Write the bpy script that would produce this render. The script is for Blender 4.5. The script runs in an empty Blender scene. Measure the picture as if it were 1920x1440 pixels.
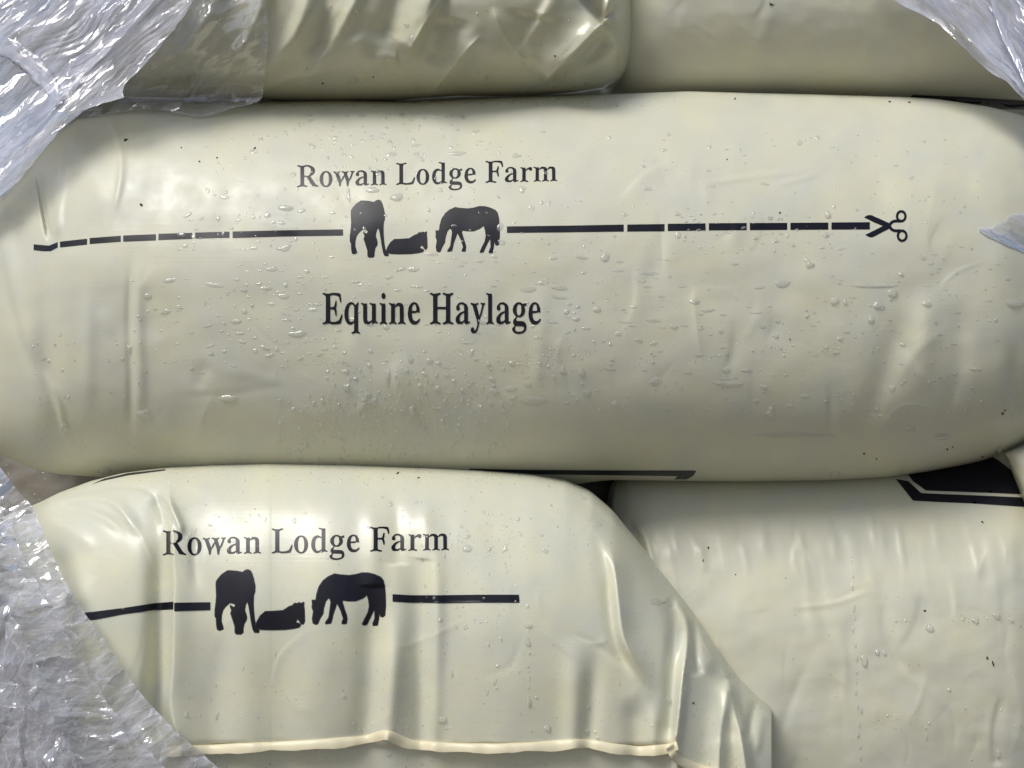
import bpy, bmesh, math, random, json
import numpy as np
from mathutils import Vector
from mathutils.geometry import tessellate_polygon

GLYPHS = json.loads('''{"A":{"R":[704,[[[35,-2],[81,-4],[128,15],[151,17],[244,17],[302,-4],[337,-4],[357,2],[351,9],[351,17],[357,24],[352,29],[278,52],[267,60],[254,78],[251,102],[251,281],[268,318],[290,314],[302,319],[336,295],[515,16],[586,15],[668,-4],[692,-4],[712,2],[706,9],[712,28],[686,36],[658,52],[614,87],[474,295],[453,337],[475,343],[508,362],[542,383],[567,406],[585,432],[596,463],[600,498],[593,549],[572,589],[536,620],[453,665],[404,678],[299,682],[251,663],[227,661],[132,663],[84,682],[48,682],[27,676],[33,670],[33,661],[27,655],[32,650],[74,638],[114,619],[130,595],[131,564],[130,85],[124,71],[104,52],[31,29],[26,24],[32,17],[32,9],[26,2]],[[260,360],[254,372],[251,396],[251,588],[256,612],[273,627],[334,637],[369,633],[414,612],[449,582],[468,546],[472,473],[457,428],[425,389],[414,361],[377,342],[353,340],[303,352],[268,346]]]],"o":[501,[[[262,-19],[294,-16],[332,-4],[364,17],[403,58],[432,107],[445,144],[453,185],[455,252],[450,295],[439,334],[423,369],[391,415],[364,441],[322,467],[293,475],[239,478],[207,475],[168,463],[136,441],[97,400],[68,351],[55,313],[47,273],[45,207],[51,166],[68,109],[86,75],[122,32],[152,7],[187,-11],[229,-19]],[[245,22],[228,26],[210,38],[191,58],[177,83],[162,144],[157,230],[163,318],[182,387],[200,415],[217,431],[251,440],[282,431],[300,414],[318,387],[332,348],[339,308],[344,218],[338,135],[320,73],[302,47],[284,31],[263,23]]]],"w":[647,[[[191,-8],[206,-13],[220,6],[240,112],[251,145],[262,166],[302,203],[328,269],[332,295],[356,262],[398,150],[418,7],[430,-15],[453,-15],[460,-5],[470,17],[493,135],[505,168],[552,216],[618,382],[624,414],[664,438],[664,463],[630,465],[597,456],[552,466],[529,463],[529,438],[568,423],[572,414],[565,388],[503,233],[500,208],[476,240],[435,352],[425,405],[437,420],[475,434],[478,439],[472,445],[472,454],[478,460],[469,464],[458,464],[423,448],[400,445],[331,447],[285,465],[250,462],[250,439],[312,408],[332,349],[321,323],[282,287],[252,212],[248,187],[223,218],[153,408],[159,422],[200,434],[203,439],[197,445],[197,454],[203,460],[183,464],[148,448],[124,445],[66,447],[7,466],[-13,460],[-7,454],[-12,433],[43,399],[119,188],[150,123],[170,6],[184,-13]]]],"a":[512,[[[388,3],[471,26],[490,41],[478,53],[477,62],[434,53],[418,70],[420,338],[411,381],[394,414],[367,436],[286,475],[222,478],[154,467],[78,398],[65,372],[63,343],[69,321],[76,310],[107,301],[142,304],[158,315],[167,330],[167,359],[149,395],[160,417],[174,428],[201,434],[253,431],[292,406],[306,380],[311,316],[304,278],[262,278],[202,258],[156,236],[123,209],[74,161],[54,130],[49,113],[48,80],[59,46],[83,21],[114,7],[142,4],[194,8],[226,2],[253,12],[278,28],[299,54],[334,14],[360,3]],[[218,55],[188,60],[167,79],[161,100],[164,136],[171,158],[210,203],[233,221],[279,242],[297,253],[309,229],[311,90],[290,76],[270,72],[239,57]]]],"n":[567,[[[38,-2],[61,-2],[96,14],[119,17],[188,16],[245,-4],[265,2],[259,8],[259,16],[265,22],[213,47],[204,63],[203,354],[221,374],[302,401],[335,398],[356,380],[364,349],[366,300],[365,63],[355,47],[308,26],[304,22],[310,16],[310,8],[304,2],[325,-4],[373,15],[445,17],[469,15],[505,-2],[529,-2],[538,2],[532,8],[532,16],[538,22],[514,35],[486,47],[476,62],[473,361],[464,399],[447,426],[425,445],[397,455],[308,465],[281,458],[257,444],[228,416],[219,395],[201,430],[206,451],[186,445],[107,446],[51,466],[28,462],[28,438],[84,414],[95,388],[94,72],[89,53],[82,46],[30,22],[36,16],[36,8],[30,2]]]],"L":[635,[[[35,-2],[83,-4],[143,17],[239,17],[287,-1],[322,-5],[478,-2],[586,16],[580,14],[583,25],[609,81],[623,126],[636,195],[631,227],[607,232],[542,103],[517,79],[450,57],[371,46],[311,48],[275,56],[259,66],[251,101],[251,385],[251,577],[255,609],[269,624],[306,639],[366,650],[369,655],[363,661],[363,670],[369,676],[349,682],[302,682],[244,662],[152,661],[128,663],[82,682],[47,682],[27,676],[33,670],[33,661],[27,655],[32,650],[74,639],[113,620],[130,596],[131,564],[130,85],[124,71],[104,52],[31,29],[26,24],[32,17],[32,9],[26,2]]]],"d":[551,[[[217,-15],[260,-11],[283,-1],[322,33],[334,63],[350,37],[351,27],[332,-5],[329,-18],[374,11],[400,19],[456,27],[508,11],[523,18],[517,24],[517,33],[523,39],[508,50],[469,62],[462,69],[458,88],[459,584],[454,661],[463,661],[357,662],[309,680],[286,682],[262,678],[262,654],[328,632],[344,618],[348,608],[348,453],[333,415],[320,438],[303,453],[262,472],[217,475],[168,463],[126,437],[92,399],[67,349],[51,289],[46,243],[48,178],[60,121],[81,72],[110,33],[134,12],[176,-8]],[[248,47],[217,53],[194,71],[184,84],[167,133],[159,197],[161,288],[174,347],[196,388],[232,411],[267,413],[333,398],[345,382],[349,361],[350,111],[346,97],[331,79],[276,51]]]],"g":[487,[[[227,-214],[294,-209],[358,-195],[409,-172],[428,-157],[444,-139],[462,-99],[463,-66],[449,-5],[436,22],[396,47],[330,61],[173,65],[157,71],[147,81],[144,94],[147,106],[162,128],[167,153],[173,160],[183,161],[215,150],[282,150],[332,172],[375,203],[405,242],[419,290],[416,335],[397,400],[420,395],[462,397],[468,402],[454,421],[454,431],[468,450],[461,455],[427,457],[381,439],[358,438],[344,440],[293,472],[254,478],[215,478],[178,473],[133,450],[88,413],[58,369],[48,316],[50,284],[59,256],[94,208],[147,164],[117,128],[78,98],[61,73],[56,45],[57,19],[64,6],[106,-38],[86,-44],[66,-69],[32,-90],[25,-104],[25,-124],[46,-158],[88,-191],[140,-208]],[[224,190],[194,197],[169,241],[157,283],[156,335],[163,373],[180,406],[207,430],[224,436],[244,436],[297,409],[307,397],[304,372],[311,293],[306,256],[290,222],[261,197],[244,191]],[[228,-168],[167,-160],[144,-150],[118,-132],[108,-108],[123,-67],[124,-50],[138,-36],[271,-42],[333,-43],[375,-55],[387,-67],[391,-82],[383,-119],[371,-136],[351,-150],[323,-160]]]],"e":[448,[[[238,-10],[268,-10],[305,-2],[341,13],[374,36],[403,67],[416,87],[421,108],[404,117],[402,125],[394,123],[350,83],[297,65],[259,66],[225,78],[195,103],[174,141],[161,189],[161,224],[172,249],[198,242],[268,243],[315,261],[339,264],[374,262],[413,253],[400,279],[404,328],[388,379],[351,433],[313,463],[262,477],[214,478],[177,470],[131,441],[95,402],[68,353],[46,234],[52,166],[70,107],[97,60],[133,24],[177,0]],[[160,295],[165,346],[175,381],[206,424],[222,434],[240,437],[259,434],[279,419],[290,402],[301,375],[309,330],[308,309],[300,286],[277,291],[208,291],[165,280]]]],"F":[602,[[[35,-2],[83,-4],[131,15],[155,17],[250,15],[286,-1],[310,-5],[358,-4],[379,2],[373,9],[373,17],[379,24],[375,29],[307,42],[267,59],[255,75],[251,108],[251,298],[268,335],[292,328],[331,324],[363,327],[371,324],[391,285],[420,185],[426,178],[433,183],[447,178],[456,199],[455,270],[449,305],[432,352],[452,410],[456,493],[447,514],[441,509],[425,514],[419,508],[390,416],[371,377],[293,373],[268,366],[251,404],[251,609],[263,627],[299,635],[342,637],[409,633],[460,622],[503,607],[522,586],[562,476],[586,476],[592,500],[590,571],[568,642],[565,666],[565,661],[504,678],[445,683],[304,682],[256,664],[233,661],[139,661],[80,682],[45,682],[24,676],[30,670],[30,661],[24,655],[29,650],[73,636],[113,618],[129,593],[131,558],[130,90],[123,69],[105,55],[31,29],[26,24],[32,17],[32,9],[26,2]]]],"r":[428,[[[39,-2],[62,-2],[97,14],[120,17],[201,15],[248,-4],[271,-4],[291,2],[285,8],[285,16],[291,22],[287,27],[224,46],[208,61],[206,286],[209,331],[225,354],[270,380],[292,387],[312,382],[347,347],[369,343],[388,348],[405,370],[414,406],[413,424],[400,445],[370,460],[338,461],[319,456],[270,427],[243,419],[221,393],[216,373],[201,408],[201,451],[205,449],[182,445],[112,445],[54,466],[34,460],[39,453],[39,445],[33,439],[75,421],[90,408],[97,352],[94,61],[82,46],[30,22],[36,16],[36,8],[30,2]]]],"m":[825,[[[39,-2],[63,-2],[98,14],[122,17],[193,16],[240,-2],[261,2],[255,8],[255,16],[261,22],[210,47],[202,63],[201,354],[218,374],[297,401],[323,400],[339,394],[356,370],[361,349],[360,63],[351,47],[300,22],[306,16],[306,8],[300,2],[320,-4],[367,15],[437,17],[460,15],[507,-4],[527,2],[521,8],[521,16],[527,22],[476,47],[467,63],[467,357],[487,374],[510,379],[549,398],[571,401],[595,398],[610,388],[622,360],[626,83],[626,63],[616,47],[565,22],[571,16],[571,8],[565,2],[574,-2],[597,-2],[633,15],[656,17],[727,15],[774,-4],[795,2],[789,8],[789,16],[795,22],[744,47],[734,63],[732,362],[717,408],[706,427],[684,445],[656,455],[622,460],[558,462],[515,440],[486,409],[477,387],[425,441],[381,455],[304,464],[278,457],[255,442],[227,413],[217,391],[200,428],[204,451],[182,445],[111,446],[64,464],[40,465],[28,462],[28,438],[84,414],[93,398],[96,377],[93,62],[82,46],[30,22],[36,16],[36,8],[30,2]]]]},"B":{"E":[658,[[[33,-3],[80,-4],[139,12],[245,12],[292,-2],[339,-5],[493,-1],[587,11],[632,145],[639,179],[638,211],[610,216],[571,141],[542,98],[530,86],[499,70],[429,52],[343,46],[287,53],[264,67],[258,88],[258,285],[260,308],[271,332],[284,326],[360,320],[381,310],[399,280],[423,185],[429,177],[436,181],[452,177],[457,188],[457,281],[439,351],[457,421],[459,491],[454,515],[428,515],[401,430],[380,385],[366,375],[346,375],[288,371],[271,365],[260,390],[257,596],[263,618],[294,632],[345,636],[411,632],[487,615],[516,600],[536,574],[570,475],[595,475],[600,500],[599,559],[580,642],[578,666],[582,666],[511,678],[428,682],[297,682],[250,667],[226,665],[131,667],[95,680],[72,683],[25,677],[30,670],[25,654],[92,633],[118,612],[125,589],[126,549],[125,83],[119,69],[101,50],[74,38],[22,24],[27,17],[22,1]]]],"q":[542,[[[272,-210],[318,-209],[364,-195],[434,-194],[457,-196],[504,-211],[526,-206],[521,-199],[526,-184],[481,-165],[468,-153],[465,-145],[464,395],[480,453],[477,478],[460,477],[450,472],[404,427],[383,416],[364,438],[322,465],[276,478],[232,479],[191,469],[156,452],[124,427],[86,382],[67,346],[53,305],[44,262],[42,193],[51,134],[70,83],[109,30],[148,3],[178,-8],[211,-14],[258,-10],[301,7],[326,28],[333,43],[344,7],[342,-146],[322,-165],[261,-184],[266,-199],[261,-206]],[[258,48],[223,55],[198,74],[188,88],[171,136],[163,201],[167,297],[185,371],[214,415],[245,431],[267,434],[301,426],[335,395],[341,385],[344,359],[345,99],[341,80],[331,64],[321,60]]]],"u":[558,[[[202,-2],[251,-6],[279,2],[326,35],[336,46],[341,62],[353,39],[353,28],[337,-19],[391,11],[443,23],[476,26],[517,14],[535,20],[530,27],[535,43],[486,61],[479,66],[471,82],[471,378],[466,449],[470,449],[364,450],[317,465],[281,463],[281,437],[328,421],[347,403],[351,382],[351,216],[350,95],[334,81],[277,58],[248,56],[221,66],[205,84],[200,110],[200,380],[195,449],[200,449],[97,450],[51,465],[16,463],[16,437],[66,416],[78,391],[80,120],[91,60],[105,30],[128,12],[157,2]]]],"i":[295,[[[159,550],[181,557],[200,574],[210,596],[212,623],[205,647],[188,667],[167,678],[141,679],[118,671],[100,654],[89,632],[88,605],[95,581],[112,562],[133,551]],[[38,-3],[61,-3],[96,11],[119,13],[199,11],[245,-4],[267,1],[262,8],[267,23],[217,48],[210,63],[210,391],[205,449],[209,449],[197,449],[102,450],[55,465],[32,461],[37,453],[31,438],[82,415],[89,387],[89,62],[80,46],[28,23],[33,16],[28,1]]]],"n":[567,[[[38,-3],[61,-3],[96,11],[119,13],[199,11],[245,-4],[267,1],[262,8],[267,23],[217,47],[209,63],[208,353],[224,371],[302,402],[327,400],[341,393],[352,379],[358,360],[361,83],[361,64],[352,48],[302,23],[307,8],[302,1],[325,-4],[373,11],[445,13],[469,11],[505,-2],[529,-3],[540,1],[535,8],[540,23],[514,35],[489,47],[481,63],[478,362],[468,400],[451,429],[428,448],[398,459],[308,465],[281,457],[257,443],[235,425],[220,398],[206,430],[210,454],[186,450],[107,450],[51,466],[27,463],[27,437],[74,418],[85,406],[90,387],[89,72],[85,54],[79,47],[28,23],[33,16],[28,1]]]],"e":[448,[[[239,-12],[268,-11],[305,-2],[341,13],[374,36],[403,67],[424,108],[406,118],[402,126],[350,83],[316,68],[297,64],[259,67],[226,80],[199,105],[178,142],[166,189],[169,235],[174,247],[198,242],[268,242],[327,259],[416,251],[405,279],[407,329],[390,380],[352,434],[313,463],[262,477],[214,478],[178,469],[130,442],[92,403],[64,355],[41,234],[47,165],[65,106],[93,57],[131,21],[176,-2]],[[165,295],[168,346],[177,381],[191,407],[206,424],[222,434],[240,437],[259,434],[279,420],[290,402],[305,340],[305,309],[298,287],[208,291],[168,282]]]],"H":[779,[[[35,-3],[81,-4],[128,11],[151,13],[244,12],[302,-4],[337,-5],[359,1],[354,9],[359,25],[290,47],[270,61],[259,79],[257,294],[270,330],[319,325],[485,325],[510,330],[516,317],[523,283],[520,77],[498,51],[421,25],[426,9],[421,1],[468,-5],[492,-2],[528,11],[623,13],[647,11],[695,-4],[731,-5],[754,1],[749,9],[754,25],[695,45],[667,63],[657,81],[655,103],[656,596],[661,608],[678,626],[754,654],[749,670],[754,677],[731,683],[695,682],[635,665],[540,666],[480,682],[444,683],[421,677],[426,670],[421,654],[426,650],[468,641],[498,629],[512,621],[521,606],[523,409],[510,372],[461,377],[295,377],[270,372],[257,409],[259,606],[269,621],[283,629],[359,654],[354,661],[359,677],[337,683],[302,682],[244,666],[151,665],[128,667],[82,682],[47,683],[25,677],[30,670],[25,654],[32,649],[74,638],[111,618],[122,601],[125,580],[124,86],[119,72],[102,53],[24,25],[29,9],[24,1]]]],"a":[512,[[[388,-2],[414,3],[472,25],[491,41],[477,63],[441,53],[432,57],[424,71],[424,339],[416,382],[403,408],[370,439],[285,475],[222,478],[154,467],[98,425],[74,400],[61,373],[59,343],[65,320],[73,308],[107,296],[144,300],[161,312],[171,329],[172,354],[151,401],[160,417],[174,428],[201,434],[232,435],[261,428],[290,406],[303,379],[307,316],[301,280],[262,278],[184,251],[146,230],[84,179],[58,149],[44,114],[43,80],[54,44],[80,18],[113,3],[226,2],[253,12],[278,28],[298,52],[330,11],[359,-1]],[[218,54],[197,57],[182,66],[171,81],[165,125],[174,157],[190,183],[209,204],[233,221],[279,242],[296,252],[305,229],[307,91],[297,82],[244,59]]]],"y":[447,[[[84,-200],[142,-194],[163,-185],[181,-168],[206,-131],[250,-26],[291,145],[331,194],[407,412],[446,437],[442,445],[446,462],[434,465],[374,457],[326,466],[302,462],[306,445],[302,437],[346,424],[352,413],[339,366],[278,200],[276,178],[255,207],[186,385],[179,409],[186,420],[240,438],[235,445],[240,461],[229,465],[206,465],[170,451],[147,449],[87,451],[28,466],[-6,461],[-1,454],[-5,434],[28,420],[56,398],[65,385],[77,344],[147,170],[178,106],[204,-7],[173,-94],[150,-127],[132,-142],[109,-141],[103,-128],[100,-93],[89,-79],[73,-71],[53,-68],[32,-74],[4,-103],[-2,-117],[-2,-137],[3,-157],[14,-174],[47,-196]]]],"l":[297,[[[38,-3],[61,-3],[96,11],[119,13],[199,11],[245,-4],[267,1],[262,8],[267,23],[217,48],[210,63],[210,595],[205,665],[209,665],[197,665],[114,665],[54,682],[29,679],[29,653],[77,635],[87,622],[89,603],[89,62],[80,46],[28,23],[33,16],[28,1]]]],"g":[487,[[[227,-214],[294,-209],[358,-195],[401,-176],[428,-156],[443,-138],[462,-99],[464,-55],[453,-4],[438,24],[397,50],[331,64],[174,68],[150,83],[148,106],[175,157],[241,149],[282,151],[333,170],[378,200],[409,240],[423,289],[420,335],[398,400],[462,398],[469,401],[459,421],[459,431],[469,451],[461,454],[427,456],[381,442],[358,442],[345,444],[310,464],[283,474],[215,478],[162,466],[119,443],[75,405],[54,370],[43,316],[46,283],[55,254],[70,229],[91,206],[146,164],[121,137],[74,101],[57,75],[51,45],[53,17],[60,4],[103,-38],[85,-44],[64,-65],[35,-84],[26,-96],[24,-124],[45,-159],[88,-191],[157,-210]],[[224,190],[195,198],[171,241],[162,283],[161,335],[171,387],[192,419],[215,434],[244,436],[269,426],[302,396],[306,283],[298,241],[277,208],[253,193]],[[228,-168],[182,-164],[143,-151],[113,-125],[110,-97],[127,-53],[140,-41],[271,-45],[333,-46],[374,-57],[386,-68],[391,-82],[384,-120],[371,-136],[351,-150],[323,-160]]]]}}''')

scene = bpy.context.scene
COL = scene.collection
F = 1500.0            # focal length in photo pixels (photo is 1920 wide)
CX, CY = 960.0, 720.0
rng = np.random.default_rng(7)
random.seed(7)

# ------------------------------------------------------------------ helpers
def world(px, py, Y):
    """photo coordinate + real distance in metres -> metres in the scene"""
    px = np.asarray(px, float); py = np.asarray(py, float); Y = np.asarray(Y, float)
    return np.stack([(px-CX)/F*Y, Y, (CY-py)/F*Y], -1)

def mesh_object(name, co, faces, mat, loc=(0, 0, 0), parent=None, uv=None, smooth=True):
    """co: (n,3) world metres. loc: origin of the object (or of its parent)"""
    co = np.asarray(co, np.float32) - np.asarray(loc, np.float32)
    me = bpy.data.meshes.new(name)
    if isinstance(faces, np.ndarray):
        nf, k = faces.shape
        me.vertices.add(len(co)); me.vertices.foreach_set('co', co.ravel())
        me.loops.add(nf*k); me.loops.foreach_set('vertex_index', faces.astype(np.int32).ravel())
        me.polygons.add(nf); me.polygons.foreach_set('loop_start', np.arange(0, nf*k, k, dtype=np.int32))
        me.update(calc_edges=True)
    else:
        me.from_pydata(co.tolist(), [], [list(f) for f in faces])
    me.validate()
    if uv is not None:
        lay = me.uv_layers.new(name='UVMap')
        vi = np.empty(len(me.loops), np.int32); me.loops.foreach_get('vertex_index', vi)
        lay.data.foreach_set('uv', np.asarray(uv, np.float32)[vi].ravel())
    if smooth:
        me.polygons.foreach_set('use_smooth', np.ones(len(me.polygons), bool))
    if mat: me.materials.append(mat)
    o = bpy.data.objects.new(name, me); COL.objects.link(o)
    if parent is not None:
        o.parent = parent
    else:
        o.location = loc
    return o

def tag(o, label=None, cat=None, group=None, kind=None):
    if label: o['label'] = label
    if cat: o['category'] = cat
    if group: o['group'] = group
    if kind: o['kind'] = kind
    return o

def curve(pts, sig=10):
    """smoothed piecewise curve through (x, y) points"""
    xs = np.array([p[0] for p in pts], float); ys = np.array([p[1] for p in pts], float)
    g = np.arange(xs[0]-60, xs[-1]+61, 2.0)
    v = np.interp(g, xs, ys)
    # extend linearly past the ends so that the smoothing does not flatten them
    s0 = (ys[1]-ys[0])/(xs[1]-xs[0]); s1 = (ys[-1]-ys[-2])/(xs[-1]-xs[-2])
    v = np.where(g < xs[0], ys[0]+(g-xs[0])*s0, v); v = np.where(g > xs[-1], ys[-1]+(g-xs[-1])*s1, v)
    if sig > 0:
        r = int(sig*1.5)+1; k = np.exp(-0.5*((np.arange(-r, r+1)*2.0)/sig)**2); k /= k.sum()
        v = np.convolve(np.pad(v, r, mode='edge'), k, mode='valid')
    return lambda x: np.interp(x, g, v)

PERM = np.random.default_rng(3).permutation(512)
def noise2(x, y, seed=0):
    x = np.asarray(x, float); y = np.asarray(y, float)
    xi = np.floor(x).astype(int); yi = np.floor(y).astype(int)
    xf = x-xi; yf = y-yi
    def grad(ix, iy, dx, dy):
        h = PERM[(PERM[(ix+seed*37) & 511]+iy+seed*11) & 511]
        a = h*(2*math.pi/512)
        return np.cos(a)*dx+np.sin(a)*dy
    u = xf**3*(xf*(xf*6-15)+10); v = yf**3*(yf*(yf*6-15)+10)
    n00 = grad(xi, yi, xf, yf); n10 = grad(xi+1, yi, xf-1, yf)
    n01 = grad(xi, yi+1, xf, yf-1); n11 = grad(xi+1, yi+1, xf-1, yf-1)
    return ((n00*(1-u)+n10*u)*(1-v)+(n01*(1-u)+n11*u)*v)*1.5
def fbm(x, y, o=4, seed=0):
    s = 0; a = 1
    for i in range(o):
        s = s+a*noise2(x*2**i, y*2**i, seed+i*5); a *= .5
    return s
def ridged(x, y, o=3, seed=0):
    s = 0; a = 1
    for i in range(o):
        s = s+a*(1-2*np.abs(noise2(x*2**i, y*2**i, seed+i*5))); a *= .5
    return s
def sstep(a, b, x):
    t = np.clip((x-a)/(b-a), 0, 1); return t*t*(3-2*t)

class Relief:
    """height map (metres towards the viewer) of the creases in one bag's skin"""
    def __init__(s, x0, y0, x1, y1, step=2.0):
        s.x0, s.y0, s.step = x0, y0, step
        s.nx = int((x1-x0)/step)+2; s.ny = int((y1-y0)/step)+2
        s.X, s.Y = np.meshgrid(x0+np.arange(s.nx)*step, y0+np.arange(s.ny)*step)
        s.D = np.zeros_like(s.X)
    def add(s, d): s.D += d
    def fold(s, pts, w, amp, kind='r', taper=(.25, .25), w2=None):
        pts = [np.array(p, float) for p in pts]
        # resample as a smooth curve
        if len(pts) > 2:
            P = []
            for i in range(len(pts)-1):
                p0 = pts[max(i-1, 0)]; p1 = pts[i]; p2 = pts[i+1]; p3 = pts[min(i+2, len(pts)-1)]
                for t in np.linspace(0, 1, 6, endpoint=False):
                    P.append(.5*((2*p1)+(-p0+p2)*t+(2*p0-5*p1+4*p2-p3)*t*t+(-p0+3*p1-3*p2+p3)*t**3))
            P.append(pts[-1]); pts = P
        pts = np.array(pts); R = max(w, w2 or w)*3.2
        ix0 = max(int((pts[:, 0].min()-R-s.x0)/s.step), 0); ix1 = min(int((pts[:, 0].max()+R-s.x0)/s.step)+1, s.nx)
        iy0 = max(int((pts[:, 1].min()-R-s.y0)/s.step), 0); iy1 = min(int((pts[:, 1].max()+R-s.y0)/s.step)+1, s.ny)
        if ix1 <= ix0 or iy1 <= iy0: return
        X = s.X[iy0:iy1, ix0:ix1]; Y = s.Y[iy0:iy1, ix0:ix1]
        seg = np.linalg.norm(np.diff(pts, axis=0), axis=1); cum = np.r_[0, np.cumsum(seg)]; L = cum[-1]
        best = np.full(X.shape, 1e9); sd = np.zeros_like(X); tt = np.zeros_like(X)
        for i in range(len(pts)-1):
            a = pts[i]; d = pts[i+1]-a; l2 = max((d*d).sum(), 1e-9)
            t = ((X-a[0])*d[0]+(Y-a[1])*d[1])/l2; tc = np.clip(t, 0, 1)
            dx = X-(a[0]+tc*d[0]); dy = Y-(a[1]+tc*d[1]); q = np.hypot(dx, dy)
            side = np.sign((X-a[0])*d[1]-(Y-a[1])*d[0])        # + on the right-hand image side of a line that runs downwards
            m = q < best
            best = np.where(m, q, best); sd = np.where(m, side, sd); tt = np.where(m, (cum[i]+tc*seg[i])/L, tt)
        env = 1.0
        if taper[0] > 0: env = env*sstep(0, taper[0], tt)
        if taper[1] > 0: env = env*sstep(0, taper[1], 1-tt)
        if kind == 'r':      # round ridge (or valley when amp < 0)
            h = np.exp(-(best/w)**2)
        elif kind == 'c':    # sharp crease with straight flanks
            h = np.exp(-best/w)
        elif kind == 's':    # ridge: gentle on the right (w), steep on the left (w2)
            h = np.where(sd > 0, np.exp(-(best/w)**2), np.exp(-(best/w2)**2))
        elif kind == 'z':    # step: raised to the right, sunk to the left
            h = np.where(sd > 0, np.exp(-best/w), 1-2*(1-np.exp(-best/w2)) if False else np.exp(-best/w2)*2-1)
            h = np.where(sd > 0, h, h*np.exp(-(best/(w2*4))**2))
        s.D[iy0:iy1, ix0:ix1] += amp*env*h
    def scatter(s, n, box, length, width, amp, ang=None, seed=1):
        r = np.random.default_rng(seed)
        for _ in range(n):
            x = r.uniform(box[0], box[2]); y = r.uniform(box[1], box[3])
            a = r.uniform(0, math.pi) if ang is None else r.normal(ang[0], ang[1])
            l = r.uniform(*length); b = r.normal(0, .12)*l
            ux, uy = math.cos(a), math.sin(a)
            s.fold([(x-ux*l/2, y-uy*l/2), (x-uy*b, y+ux*b), (x+ux*l/2, y+uy*l/2)], r.uniform(*width),
                   r.uniform(*amp)*r.choice([-1, 1]), r.choice(['r', 's', 'c']), (.45, .45), w2=r.uniform(*width)*.45)
    def at(s, x, y):
        fx = np.clip((np.asarray(x, float)-s.x0)/s.step, 0, s.nx-1.001); fy = np.clip((np.asarray(y, float)-s.y0)/s.step, 0, s.ny-1.001)
        i = fx.astype(int); j = fy.astype(int); u = fx-i; v = fy-j
        D = s.D
        return (D[j, i]*(1-u)+D[j, i+1]*u)*(1-v)+(D[j+1, i]*(1-u)+D[j+1, i+1]*u)*v

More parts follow.
